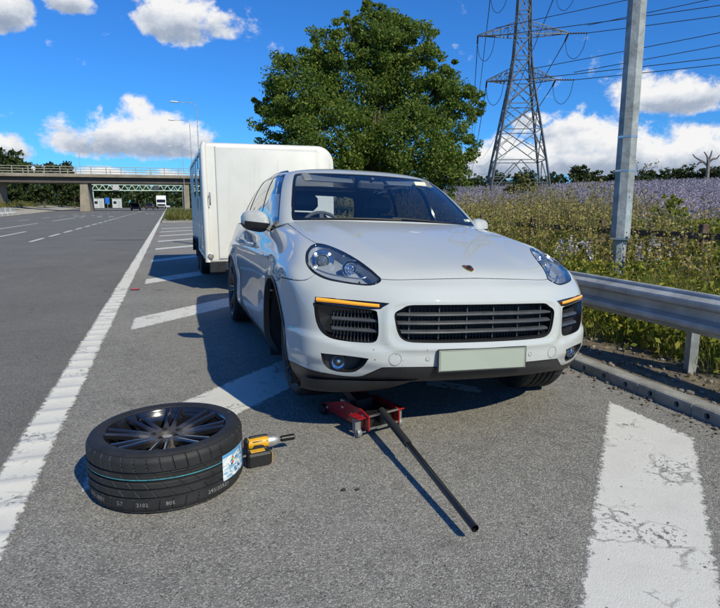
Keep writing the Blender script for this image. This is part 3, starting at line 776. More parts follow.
cut.classify([('lens', HL), ('indicator', IND), ('intake', INT), ('fog', FOGP), ('grille', poly_gr), ('arch', np.concatenate([arch_f, [(arch_f[-1,0], -.1), (arch_f[0,0], -.1)]])),
  ('arch', np.concatenate([arch_r, [(arch_r[-1,0], -.1), (arch_r[0,0], -.1)]])), ('valance', poly_bl), ('hood', poly_hood), ('bumper', poly_bump), ('fdoor', poly_fd), ('rdoor', poly_rd),
  ('sill', lambda c: (c[:,0] > arch_f[-1,0]-.3) & (c[:,0] < arch_r[0,0]+.3) & (c[:,1] < np.interp(c[:,0], sill[:,0], sill[:,1]))), ('fender', poly_fend), ('quarter', lambda c: c[:,0] > 10)])
cut.panel('hood', 'hood', WHITE, car); cut.panel('front_bumper', 'bumper', WHITE, car); cut.panel('lower_valance', 'valance', BLK, car, gap=.0005)
for sd in (1, -1):
    cut.panel('front_fender', 'fender', WHITE, car, sd); cut.panel('front_door', 'fdoor', WHITE, car, sd); cut.panel('rear_door', 'rdoor', WHITE, car, sd)
    cut.panel('sill_trim', 'sill', BLK, car, sd, gap=.001)
cut.panel('rear_quarter', 'quarter', WHITE, car)
# dark shell just inside, so that the shut lines read as gaps
cut.reg2 = cut.reg.copy(); cut.reg[np.isin(cut.reg, ['hood','bumper','fender','fdoor','rdoor','sill','quarter','valance'])] = 'inner'
cut.panel('inner_shell', 'inner', UNDER, car, offset=-.013, flange=False, gap=-.004); cut.reg = cut.reg2

# ---- openings: walls run back from the outline, then a back plate
def outline3(uv, side): p = BODY(uv[:,0], uv[:,1]); return p*[1, side, 1]
def pocket(name, uv, side, depth, m, parent, closed=True, shrink=.0, dirn=(-1,0,0)):
    p = outline3(uv, side)
    if not closed: p = np.concatenate([p, (p*[1,-1,1])[::-1][1:-1]])
    n = len(p); c = p.mean(0); dv = np.array(dirn, float); dv /= np.linalg.norm(dv)
    p0 = p+(c-p)/np.linalg.norm(c-p, axis=1, keepdims=True)*.001
    # back plate: a plane across dv at given depth from the centre
    k = ((c-p)@dv)[:, None]; b = p+dv*(k+depth); b = b+(b.mean(0)-b)*shrink
    V = np.concatenate([p0, b, [b.mean(0)]]); F = [(i, (i+1) % n, n+(i+1) % n, n+i) for i in range(n)]+[(n+i, n+(i+1) % n, 2*n) for i in range(n)]
    me = mesh_np(name, V, F); bm = bmesh.new(); bm.from_mesh(me); bmesh.ops.recalc_face_normals(bm, faces=bm.faces); bmesh.ops.reverse_faces(bm, faces=bm.faces) if False else None; bm.to_mesh(me); bm.free()
    return put(name, me, m, parent)
_tu, _tv = np.meshgrid(np.linspace(0, 8, 240), np.linspace(0, 9, 240), indexing='ij'); _ts = BODY(_tu.ravel(), _tv.ravel())
def fx(y, z):
    """x of the front skin above (y, z)"""
    d = (_ts[:,1]-abs(y))**2+(_ts[:,2]-z)**2; k = np.argsort(d)[:6]; ww = 1/(d[k]+1e-7); return float((_ts[k,0]*ww).sum()/ww.sum())
grille = pocket('grille', GRh[::1], 1, .10, mat('grille_void', (.012,.013,.016), .6), car, closed=False, shrink=.02)
def slat(name, m, parent, y0, y1, zf, back, th, dp, n=17):
    ys = np.linspace(y0, y1, n); V = []; F = []
    for y in ys:
        z = zf(y); x = fx(y, z)-back
        V += [(x-dp, y, z-th*.5), (x-.003, y, z-th*.62), (x, y, z-th*.25), (x-.004, y, z+th*.3), (x-dp*.5, y, z+th*.62), (x-dp, y, z+th*.6)]
    for i in range(n-1):
        for k in range(6): F.append((i*6+k, i*6+(k+1) % 6, i*6+6+(k+1) % 6, i*6+6+k))
    F += [tuple(range(6)), tuple(range(6*n-6, 6*n))[::-1]]
    m_ = MB(); m_.add(V, F); return m_.build(name, m, parent, True, angle=R(50))
GZ = lambda v: float(BODY(np.array([0.5]), np.array([v]))[0, 2])
for k, v_ in enumerate((5.95, 5.38, 4.80)):
    hw = [.47,.465,.448][k]; slat('slat', TRIM, grille, -hw, hw, lambda y, v_=v_: GZ(v_)-.004*abs(y), .016, .0135, .045)
for y in (-.40,-.24,-.08,.08,.24,.40):
    m_ = MB(); z0, z1 = GZ(4.22), GZ(6.5); x = fx(y, .65)-.045; m_.box((x-.01, y, (z0+z1)/2), (.03, .006, z1-z0-.01)); m_.build('rib', TRIM, grille)
# mesh screen behind the slats
m_ = MB()
for y in np.arange(-.46, .461, .02): m_.box((fx(y,.65)-.078, y, .645), (.004,.003,.19))
m_.build('mesh_screen', mat('mesh_black', (.03,.032,.037), .5), grille)

for sd in (-1, 1):
    it = pocket('side_intake', INT, sd, .085, GLOSSBLK, car, shrink=.12, dirn=(-1,-.25*sd,0))
    for v_ in (5.45, 4.78):
        z = float(BODY(np.array([5.0]), np.array([v_]))[0,2]); y0, y1 = (.515, .775)
        slat('slat', TRIM, it, y0*sd, y1*sd, lambda y, z=z: z, .012, .013, .04, 11)
    m_ = MB()
    for y in np.arange(.545, .76, .0165): m_.box((fx(y,.6)-.062, y*sd, .627), (.03,.003,.14))
    m_.build('radiator_fin', mat('fin_grey', (.07,.072,.078), .45, metal=.4), it)
    fg = pocket('fog_lamp_recess', FOGP, sd, .055, BLK, car, shrink=.1, dirn=(-1,-.2*sd,0))
    fc = BODY(np.array([5.25]), np.array([2.43]))[0]*[1,sd,1]
    Mx = rotm(0, PI/2, 0)                                              # lathe axis z -> car x
    Mo = rotm(0, 0, .35*sd) @ Mx
    m_ = MB(); m_.lathe([(.0,.012),(.018,.010),(.032,.004),(.038,-.006)], 28, Mo, fc+np.array([-.028,-.006*sd,0])); m_.build('fog_lens', glassy('fog_glass', (.95,.96,.97), 1.2, 1.5), fg, True)
    m_ = MB(); m_.lathe([(.038,-.006),(.041,0),(.043,-.004),(.043,-.03)], 28, Mo, fc+np.array([-.028,-.006*sd,0])); m_.lathe([(.036,-.008),(.025,-.026),(.008,-.034),(0,-.034)], 28, Mo, fc+np.array([-.028,-.006*sd,0])); m_.lathe([(0,-.012),(.009,-.014),(.011,-.03)], 12, Mo, fc+np.array([-.028,-.006*sd,0])); m_.build('fog_reflector', CHROME, fg, True)
    # amber strip lamp in its dark housing
    cut.panel('side_lamp_housing', 'indicator', GLOSSBLK, car, sd, gap=.0008, offset=-.004)
    hs_ = [c for c in car.children if c.name.startswith('side_lamp_housing')][-1]
    a = crom([(6.34,6.66),(5.4,6.61),(4.5,6.53),(3.62,6.47)], False, 6); p = BODY(a[:,0], a[:,1])*[1,sd,1]; nn = BODY.nrm(a[:,0], a[:,1])*[1,sd,1]
    V = []; F = []; hh = np.linspace(.011, .0085, len(p)); n_ = len(p)
    for q, n3, h in zip(p, nn, hh):
        n3 = n3 if n3[0] > 0 else -n3
        for k in range(7):
            t = PI*k/6; V.append(q+n3*(.003+.008*math.sin(t))+np.array([0,0,-h*math.cos(t)]))
    for i in range(n_-1):
        for k in range(6): F.append((i*7+k, i*7+k+1, i*7+8+k, i*7+7+k))
    m_ = MB(); m_.add(V, F); m_.build('amber_strip', AMBER, hs_, True, angle=R(80))
# ---- headlights
for sd in (-1, 1):
    hl = cut.panel('headlight_lens', 'lens', LENS, car, sd, gap=.004, depth=.02, offset=.001, objname='headlight')
    tag(hl)
    cut.panel('rim', 'lens', GLOSSBLK, hl, sd, gap=.0035, depth=.03, offset=-.0025) if False else None
    # black rim seal round the lens
    po = outline3(HL, sd); no = BODY.nrm(HL[:,0], HL[:,1])*[1,sd,1]; no = np.where((no[:,0:1]+no[:,2:3]) > 0, no, -no)
    cc = po.mean(0); n_ = len(po); inn = (cc-po)/np.linalg.norm(cc-po, axis=1, keepdims=True)
    m_ = MB(); V = np.concatenate([po+inn*.002, po+inn*.004+no*.003, po+inn*.014+no*.002, po+inn*.016-no*.012])
    m_.add(V, [(r_*n_+i, r_*n_+(i+1) % n_, (r_+1)*n_+(i+1) % n_, (r_+1)*n_+i) for r_ in range(3) for i in range(n_)]); m_.build('lens_seal', GLOSSBLK, hl, True, angle=R(70))
    # bowl
    V = np.concatenate([po+inn*.008-no*.006, po+(cc-po)*.18-no*.055-np.array([.02,0,0]), [cc-np.array([.10,0,.02])]])
    m_ = MB(); m_.add(V, [(i,(i+1)%n_,n_+(i+1)%n_,n_+i) for i in range(n_)]+[(n_+i,n_+(i+1)%n_,2*n_) for i in range(n_)]); m_.build('lamp_bowl', mat('bowl_grey', (.30,.325,.36), .35, coat=.4), hl, True)
    def spot(u, v, back): 
        q = BODY(np.array([u]), np.array([v]))[0]*[1,sd,1]; return q+np.array([-back, -.038*sd, -.010])
    c1 = spot(6.12, 9.85, .080); c2 = spot(4.72, 9.48, .060); Mo = rotm(0, PI/2-.12, 0); Mo = rotm(0,0,.18*sd) @ Mo
    for k, (c_, r_) in enumerate(((c1, .064), (c2, .050))):
        m_ = MB(); m_.lathe([(r_,.012),(r_+.003,.008),(r_-.002,.0),(r_*.86,-.016),(r_*.62,-.034),(r_*.55,-.034)], 40, Mo, c_); m_.build('reflector', CHROME if k == 1 else mat('smoked_chrome', (.62,.64,.67), .14, metal=1), hl, True)
        if k == 0:
            m_ = MB(); m_.lathe([(0,.026),(.012,.0245),(.022,.019),(.030,.008),(.033,-.004)], 32, Mo, c_); m_.build('projector', mat('projector_glass', (.10,.12,.14), .03, coat=1, spec=1), hl, True)
            m_ = MB(); m_.lathe([(.033,-.004),(.040,.010),(.043,.006),(.043,-.03)], 32, Mo, c_); m_.build('projector_ring', CHROME, hl, True)
            for a, b in ((-1,-1),(1,-1),(1,1),(-1,1)):
                q = c_+Mo @ np.array([a*.040, b*.040, .006]); m_ = MB(); m_.ball(q, .0085, 10, 6); m_.build('daylight_lamp', mat('led_white', (.9,.9,.9), .3, emit=(1,1,.97), estr=1.6), hl, True)
        else:
            m_ = MB()
            for i in range(24):
                a = i*2*PI/24
                for r2 in (.018, .032): m_.ball(c_+Mo @ np.array([r2*math.cos(a), r2*math.sin(a), -.012-.3*(.036-r2)]), (.006,.006,.006), 5, 4)
            m_.lathe([(0,-.004),(.010,-.008),(.014,-.03)], 14, Mo, c_); m_.build('facets', CHROME, hl)
    # chrome sweep around the lower edge
    a = crom([(6.3,8.9),(5.6,8.62),(4.9,8.52),(4.3,8.5),(3.95,8.75),(3.85,9.15)], False, 6); p = BODY(a[:,0], a[:,1])*[1,sd,1]+np.array([-.03,0,0.004]); m_ = MB(); m_.tube(p, .0045, 6); m_.build('light_guide', SILVER, hl, True)

# ---- plate, crest, sensors
pl = MB().box((0,0,0), (.008,.535,.125), bev=.003).build('number_plate', BLK, car, loc=(fx(.1,.465)+.012, 0, .466), rot=(0, -.05, 0))
MB().box((.0045,0,.001), (.004,.520,.111), bev=.0015).build('plate_face', mat('plate_cream', (.33,.37,.305), .35, coat=.4, vary=.04, vscale=3), pl)
MB().box((.0072,0,.0535), (.0012,.508,.0018)).box((.0072,0,-.0515), (.0012,.508,.0018)).box((.0072,.253,.001), (.0012,.0018,.105)).box((.0072,-.253,.001), (.0012,.0018,.105)).build('plate_border', mat('plate_line', (.16,.16,.14), .5), pl)
ec = BODY(np.array([0.0]), np.array([9.98]))[0]; en = BODY.nrm(np.array([0.02]), np.array([9.98]))[0]; en = en if en[2] > 0 else -en
tx_ = np.array([0,1.,0]); ty_ = np.cross(en, tx_); Me = np.stack([tx_, ty_, en], 1)
sh_ = [(-.026,.034),(-.012,.037),(0,.033),(.012,.037),(.026,.034),(.027,.005),(.022,-.02),(.010,-.034),(0,-.040),(-.010,-.034),(-.022,-.02),(-.027,.005)]
sh_ = np.array(sh_)*[1,-1] if ty_[2] < 0 else np.array(sh_)
GOLD = mat('crest_gold', (.62,.40,.10), .3, metal=1)
em = MB().prism(sh_, 0, .004, 2, Me, ec+en*.0005).build('bonnet_crest', GOLD, car)
MB().prism(sh_*.36, .004, .0055, 2, Me, ec+en*.0005).build('crest_shield', mat('crest_black', (.02,.015,.01), .3), em)
for a, b, sgn, mm in ((-.014, .017, 1, 'crest_red'), (.014, -.014, 1, 'crest_red'), (.014, .017, 1, 'crest_dark'), (-.014, -.014, 1, 'crest_dark')):
    for k in range(2): MB().box((a*1.0, b+(k-.5)*.011*np.sign(sh_[0,1])*-1, .0045), (.015,.004,.001)).add([],[]) 
    m_ = MB()
    for k in range(2): m_.box(Me @ np.array([a, b*np.sign(sh_[0,1])+(k-.5)*.011, .0045])+ec+en*.0005, (.015,.004,.0012), Me)
    m_.build('crest_bar', mat(mm, (.30,.02,.02) if 'red' in mm else (.03,.02,.02), .35), em)
for (u_, v_, r_, nm) in ((1.82,3.05,.0105,'parking_sensor'), (2.98,3.03,.033,'tow_eye_cover')):
    for sd in (-1, 1):
        q = BODY(np.array([u_]), np.array([v_]))[0]*[1,sd,1]; n3 = BODY.nrm(np.array([u_]), np.array([v_]))[0]*[1,sd,1]; n3 = n3 if n3[0] > 0 else -n3
        x3 = np.cross((0,0,1.), n3); x3 /= np.linalg.norm(x3); y3 = np.cross(n3, x3); Mo = np.stack([x3, y3, n3], 1)
        if r_ > .02:
            m_ = MB(); m_.lathe([(r_-.0012,-.001),(r_-.0012,.0012),(r_+.0008,.0012),(r_+.0008,-.001)], 32, Mo, q); m_.build(nm, mat('seam_grey', (.22,.22,.22), .6), car)
        else:
            m_ = MB(); m_.lathe([(0,.0022),(r_*.8,.002),(r_,0)], 20, Mo, q); o = m_.build(nm, WHITE, car, True)
            m_ = MB(); m_.lathe([(r_,-.001),(r_,.0013),(r_+.0016,.0013),(r_+.0016,-.001)], 20, Mo, q); m_.build('sensor_gap', mat('seam_grey', (.22,.22,.22), .6), o)

# ---- greenhouse: windscreen, pillars, side glass, roof
def rr(u0, u1, v0, v1, c=.12):
    """rounded rectangle in (u,v)"""
    o = []
    for (cu, cv, a0) in ((u1-c*2, v1-c, 0), (u0+c*2, v1-c, 90), (u0+c*2, v0+c, 180), (u1-c*2, v0+c, 270)):
        for a in range(0, 91, 30): o.append((cu+c*2*math.cos(R(a0+a)), cv+c*math.sin(R(a0+a))))
    q = np.array(o); d = []
    for i in range(len(q)):
        a, b = q[i], q[(i+1) % len(q)]; n = max(1, int(np.linalg.norm((b-a)*[.3,.12])/.03))
        for t in range(n): d.append(a+(b-a)*t/n)
    return np.array(d)
WS = np.concatenate([[( 0,.10)], crom([(0.0,.10),(1,.10),(2,.10),(2.80,.12),(3.0,.25),(3.05,1),(3.05,2),(3.05,3),(3.02,4.02),(2.85,4.20),(2,4.24),(1,4.24),(0,4.24)], False, 6)[1:]])
WSI = crom([(0.0,.28),(1,.28),(2,.28),(2.68,.30),(2.84,.42),(2.88,1),(2.88,2),(2.88,3),(2.84,3.85),(2.68,4.02),(2,4.06),(1,4.06),(0,4.06)], False, 6)
W1 = rr(4.12, 5.98, .13, 4.22); W2 = rr(6.14, 7.75, .13, 4.22); W3 = rr(7.88, 8.75, .2, 4.1); WT = rr(3.96, 8.9, .02, 4.42)
WR = crom([(12,.5),(11,.5),(10.4,.55),(10.25,.8),(10.25,3.2),(10.4,3.7),(11,3.8),(12,3.8)], False, 5)
ugg = np.concatenate([np.arange(0, 5, .15), np.arange(5, 12.01, .2)]); ugg[-1] = 12; vgg = np.arange(0, 7.01, .2); vgg[-1] = 7
gcut = Cut(GH, ugg, vgg, [(WS, False), (WSI, False), (W1, True), (W2, True), (W3, True), (WT, True), (WR, False)])
gcut.classify([('wsi', np.concatenate([[(-.01,.28)], WSI, [(-.01,4.06)]])), ('ws', np.concatenate([[(-.01,.10)], WS, [(-.01,4.24)]])), ('w1', W1), ('w2', W2), ('w3', W3), ('wt', WT), ('wr', np.concatenate([[(12.01,.5)], WR, [(12.01,3.8)]])), ('roof', lambda c: c[:,0] >= -1)])
gcut.panel('roof', 'roof', WHITE, car, gap=.001)
wsc = gcut.panel('windscreen', 'wsi', WSCREEN, car, gap=0, depth=0, offset=-.006, flange=False)
gcut.panel('windscreen_border', 'ws', GLOSSBLK, wsc, gap=.0015, depth=.01, offset=-.0035)
for sd in (1, -1):
    gcut.panel('front_side_window', 'w1', SIDEGL, car, sd, gap=.002, depth=.004, offset=-.006); gcut.panel('rear_side_window', 'w2', SIDEGL, car, sd, gap=.002, depth=.004, offset=-.006)
    gcut.panel('quarter_window', 'w3', SIDEGL, car, sd, gap=.002, depth=.004, offset=-.006); gcut.panel('window_trim', 'wt', GLOSSBLK, car, sd, gap=.001, offset=-.002)
gcut.panel('rear_window', 'wr', WSCREEN, car, gap=.002, depth=.004, offset=-.004)
# cowl between bonnet and screen
m_ = MB(); ys = np.linspace(-.76, .76, 25); V = []
for y in ys: t = (abs(y)/.76)**2; V += [(-.40-.16*t, y, 1.150-.03*t), (-.56-.14*t, y, 1.200-.05*t)]
m_.add(V, [(2*i, 2*i+1, 2*i+3, 2*i+2) for i in range(24)]); m_.build('cowl', BLK, car)
# wipers
for y0, y1 in ((.62, -.02), (.05, -.62)):
    ps = []
    for t in np.linspace(0, 1, 9):
        y = y0+(y1-y0)*t; tt = (abs(y)/.76)**2; ps.append((-.43-.14*tt-.035*math.sin(t*PI)*0, y, 1.212-.035*tt+.012*t))
    MB().tube(ps, .007, 6).build('wiper', BLK, car, True)
# roof rails
for sd in (1, -1):
    u = np.linspace(4.6, 9.2, 24); p = GH(u, np.full(24, 5.0))*[1,sd,1]+np.array([0,0,.002]); MB().tube(p, .010, 8).build('roof_rail', GLOSSBLK, car, True)
# ---- cabin
CAB = mat('cabin_trim', (.07,.075,.085), .7, vary=.2, vscale=9); SEAT = mat('seat_leather', (.15,.16,.185), .5, vary=.15, vscale=8)
cab = MB(); cab.box((-1.9,0,.50), (3.2,1.6,.06)); cab.build('cabin_floor', CAB, car)
m_ = MB(); V = []; pr = [(-.55,1.150),(-.75,1.165),(-.98,1.155),(-1.06,1.10),(-1.06,.95),(-.95,.80),(-.5,.80)]
for y in (-.74,-.4,0,.4,.74):
    for (x, z) in pr: V.append((x-.12*(abs(y)/.74)**2, y, z-.02*(abs(y)/.74)**2+(.025 if y == -.4 and x < -.7 else 0)))
n_ = len(pr); m_.add(V, [(i*n_+k, i*n_+(k+1) % n_, (i+1)*n_+(k+1) % n_, (i+1)*n_+k) for i in range(4) for k in range(n_)]+[tuple(range(n_)), tuple(range(4*n_, 5*n_))]); m_.build('dashboard', CAB, car, True, angle=R(35))
MB().box((-.90,-.38,1.185), (.16,.34,.05), bev=.02).build('instrument_hood', CAB, car)
Ms = rotm(0, R(64), 0); sw = empty('steering_wheel', (-1.12,-.38,1.10)); sw.parent = car
a = np.linspace(0, 2*PI, 33); ring = np.stack([.185*np.cos(a), .185*np.sin(a), 0*a], 1) @ Ms.T
RIMG = mat('wheel_leather', (.10,.105,.115), .45); m_ = MB(); m_.tube(ring, .016, 8, False); m_.build('steering_rim', RIMG, sw, True)
m_ = MB(); m_.lathe([(0,.03),(.05,.025),(.07,.0),(.07,-.02)], 18, Ms); 
for b in (0, 120, 240): m_.bar((0,0,0), Ms @ np.array([.18*math.cos(R(b+180)), .18*math.sin(R(b+180)), 0]), .035, .015)
m_.build('steering_hub', CAB, sw, True)
def seat(x, y, w=.5):
    s_ = empty('front_seat' if x > -2 else 'rear_seat', (x, y, .52 if x > -2 else .30)); s_.parent = car
    MB().box((.10,0,.12), (.52,w,.16), bev=.06).build('cushion', SEAT, s_)
    MB().box((-.22,0,.46), (.14,w*.94,.62), rotm(0,-.28,0), bev=.06).build('backrest', SEAT, s_)
    MB().box((-.36,0,.86), (.10,.27,.17), rotm(0,-.2,0), bev=.045).build('headrest', SEAT, s_)
seat(-1.55,-.38); seat(-1.55,.38); seat(-2.5,-.42); seat(-2.5,.42); seat(-2.5,0,.36)
rv = MB().box((-1.02,0,1.50), (.035,.24,.075), rotm(0,.25,.12), bev=.02).tube([(-.98,0,1.555),(-1.01,0,1.53),(-1.02,0,1.50)], .012).build('rear_view_mirror', CAB, car)
for y in (-.36, .36): MB().box((-1.10,y,1.548), (.16,.42,.02), rotm(0,.42,0), bev=.008).build('sun_visor', mat('visor_grey', (.16,.17,.18), .8), car)
MB().box((-.985,.43,1.535), (.002,.10,.055), rotm(0,-.93,0)).build('screen_sticker', mat('sticker_cream', (.70,.72,.50), .6), wsc)
MB().box((-.62,.70,1.232), (.002,.05,.03), rotm(0,-.93,0)).build('screen_sticker', mat('sticker_cream', (.70,.72,.50), .6), wsc)
m_ = MB(); u = np.linspace(0, 12, 60)
# ---- door mirrors
for sd in (1, -1):
    mr = empty('door_mirror', (-.90, .85*sd, 1.115)); mr.parent = car
    # housing: a rounded shell swelling outwards, cut flat at the rear
    V = []; F = []; n1_, n2_ = 18, 12
    for i in range(n1_+1):
        t = i/n1_; yy = .02+.205*t
        hh = .092*math.sqrt(max(0, 1-(2*t-1.02)**4*.92))*(1-.28*max(0,t-.35)**1.2); dd = .115*math.sqrt(max(0, 1-(2*t-.92)**4*.90))*(1-.35*t)
        for k in range(n2_):
            a = 2*PI*k/n2_; ca, sa = math.cos(a), math.sin(a)
            x = dd*max(ca, -.35)**1 if ca < 0 else dd*abs(ca)**.9
            V.append((x-.05*t, sd*yy, .062+hh*np.sign(sa)*abs(sa)**.85*(1 if sa > 0 else .82)-.018*(1-t)))
    for i in range(n1_):
        for k in range(n2_): F.append((i*n2_+k, i*n2_+(k+1)%n2_, (i+1)*n2_+(k+1)%n2_, (i+1)*n2_+k))
    F += [tuple(range(n2_)), tuple(range(n1_*n2_, (n1_+1)*n2_))]
    up_f = [f for f in F if len(f) == 4 and np.mean([V[i][2] for i in f]) > .044 or len(f) > 4]
    lo_f = [f for f in F if len(f) == 4 and np.mean([V[i][2] for i in f]) <= .044]
    MB().add(V, up_f).build('mirror_cap', WHITE, mr, True, angle=R(60)); MB().add(V, lo_f).build('mirror_base', BLK, mr, True, angle=R(60))
    MB().add([(.07,-.03*sd,-.045),(.07,.07*sd,.02),(-.04,-.03*sd,-.05),(-.04,.07*sd,.02),(.06,-.03*sd,.0),(.06,.06*sd,.045),(-.03,-.03*sd,.0),(-.03,.06*sd,.045)], [(0,1,3,2),(4,6,7,5),(0,4,5,1),(2,3,7,6),(0,2,6,4),(1,5,7,3)]).build('mirror_arm', BLK, mr, True)
    MB().box((-.055, .118*sd, .06), (.004,.16,.10), bev=.001).build('mirror_glass', mat('mirror_silver', (.8,.82,.85), .03, metal=1), mr)
# door handles
for sd in (1, -1):
    for x in (-1.42, -2.36):
        q = side_uv([(x, .985)])[0]; p = BODY(q[:1], q[1:])[0]*[1,sd,1]
        ps = [p+np.array([dx, sd*dy, 0]) for dx, dy in ((.11,-.004),(.09,.022),(.03,.034),(-.04,.034),(-.09,.024),(-.11,-.004))]
        MB().tube(crom(ps, False, 4), .013, 8).build('door_handle', WHITE, car, True)
# wheel-arch liners, lips and underbody
for cx_, cz_, r_ in ARCHES:
    for sd in (1, -1):
        a = np.linspace(R(-24), R(204), 30); V = []; 
        for t in a:
            for (rr_, yy) in ((r_+.005, .925), (r_+.004, .80), (r_, .60), (r_*.6, .58)): V.append((cx_+rr_*math.cos(t), sd*yy, cz_+rr_*math.sin(t)))
        MB().add(V, [(i*4+k, i*4+k+1, i*4+5+k, i*4+4+k) for i in range(29) for k in range(3)]).build('wheel_arch_liner', UNDER, car, True)
        uvl_ = (arch_f if cx_ == 0 else arch_r)[1:-1]; p = BODY(uvl_[:,0], uvl_[:,1])*[1,sd,1]; c_ = np.array([cx_, 0, cz_]); rad = p-c_; rad[:,1] = 0; rad /= np.linalg.norm(rad, axis=1, keepdims=True)
        oy = np.array([0, sd, 0]); n_ = len(p); V = np.concatenate([p+rad*.016+oy*.001, p+rad*.014+oy*.007, p-rad*.004+oy*.007, p-rad*.008-oy*.03])
        MB().add(V, [(r2*n_+i, r2*n_+i+1, (r2+1)*n_+i+1, (r2+1)*n_+i) for r2 in range(3) for i in range(n_-1)]).build('arch_lip', BLK, car, True, angle=R(50))
m_ = MB(); m_.box((-1.45,0,.30), (1.9,1.45,.12)); m_.box((.40,0,.44), (.70,1.05,.10)); m_.box((-3.4,0,.36), (.75,1.1,.12)); m_.box((-.05,0,.44),(.5,.9,.1)); m_.box((-2.9,0,.42),(.8,.9,.1)); m_.build('underbody', UNDER, car)
m_ = MB(); m_.box((.15,0,.62), (.9,1.0,.5)); m_.box((-.35,0,.75),(.3,1.3,.5)); m_.build('engine_bay', UNDER, car)


# the under-tray edge hangs low at the jacked corner
V = []; ys = np.linspace(-.34, -.90, 20)
for y in ys:
    z1 = .345-.04*(abs(y)/.9)**2; x = min(fx(y, .40), .95)-.03; zb = np.interp(abs(y), [0,.34,.5,.66,.75,.9], [.335,.335,.285,.255,.245,.24])
    V += [(x, y, z1+.01), (x-.012, y, zb+.02), (x-.05, y, zb), (x-.12, y, zb+.012)]
MB().add(V, [(i*4+k, i*4+k+1, i*4+5+k, i*4+4+k) for i in range(19) for k in range(3)]).build('under_tray', BLK, car, True, angle=R(60))

# ------------------------------------------------------------------ wheels
RUBBER = mat('tyre_rubber', (.017,.017,.018), .62, vary=.4, vscale=9, bump=.25, bscale=220)
RIMBLK = mat('rim_black', (.010,.010,.012), .16, coat=.7, vary=.2, vscale=20)
# gloss black with brake dust thick near the hub
_m = bpy.data.materials.new('spoke_black'); _m.use_nodes = True; g_ = NT(_m.node_tree); b_ = g_.n['Principled BSDF']; P_ = g_.node('ShaderNodeTexCoord').outputs['Object']
d_ = g_.v('LENGTH', g_.v('MULTIPLY', P_, (1,1,0))); nz_ = g_.noise(P_, 26, 5, .65); dk = g_.smooth(g_.m('ADD', d_, g_.m('MULTIPLY', nz_, .12)), .235, .12)
g_.put(b_.inputs['Base Color'], g_.mix(dk, (.011,.011,.014,1), (.055,.050,.048,1))); g_.put(b_.inputs['Roughness'], g_.m('ADD', .16, g_.m('MULTIPLY', dk, .4))); b_.inputs['Coat Weight'].default_value = .4; MATS['spoke_black'] = _m
DUST = mat('brake_dust', (.065,.059,.056), .6, vary=.4, vscale=18)
def tyre_mesh(hi=True):
    """tyre about z, 0.74 m across, 0.29 m wide; grooves and sipes cut in"""
    n = 760 if hi else 120
    prof = [(.287,-.128),(.291,-.138),(.298,-.141),(.312,-.1455),(.330,-.1465),(.346,-.141),(.356,-.134)]
    zz = list(np.linspace(-.128, .128, 104 if hi else 34))
    half = .128
    P0 = prof+[(None, z) for z in zz]+[(a, -b) for a, b in prof[::-1]]
    a = np.arange(n)*2*PI/n; V = []
    # in the lying wheel +z is up: two plain ribs near the top shoulder, diagonal sipes on the lower ribs
    for r_, z in P0:
        if r_ is None:
            t = abs(z)/half; r0 = .3705-.0016*t**2-.0135*max(0, (t-.78)/.22)**2.4
            rr_ = np.full(n, r0)
            for zg, wg in ((.058,.0065),(.020,.0065),(-.020,.0065),(-.060,.0065)):
                if abs(z-zg) < wg: rr_ -= .0125*(1-((z-zg)/wg)**6)
            if hi:
                if abs(z) > .066:                                     # shoulder blocks
                    s = (a*.37/.058+(.12 if z > 0 else .4)+(abs(z)-.066)*3) % 1; rr_ -= .0055*((s < .062) | (s > .985))*(1 if abs(z) < .124 else .5)
                elif -.056 < z < -.024 or .024 < z < .054 or -.016 < z < .016:   # slanted sipes
                    s = (a*.37/.075+z*11) % 1; w_ = .045 if z < .02 else .03; rr_ -= .0042*(s < w_)
        else: rr_ = np.full(n, r_)
        V.append(np.stack([rr_*np.cos(a), rr_*np.sin(a), np.full(n, z)], 1))
    m = len(P0); k, i = np.meshgrid(np.arange(m-1), np.arange(n), indexing='ij'); j = (i+1) % n
    F = np.stack([k*n+i, k*n+j, (k+1)*n+j, (k+1)*n+i], -1).reshape(-1, 4)
    me = mesh_np('tyre', np.concatenate(V), F, True)
    try: me.set_sharp_from_angle(angle=R(32))
    except Exception: pass
    return me
TY_HI = tyre_mesh(True); TY_HI.materials.append(RUBBER); TY_LO = tyre_mesh(False); TY_LO.materials.append(RUBBER)
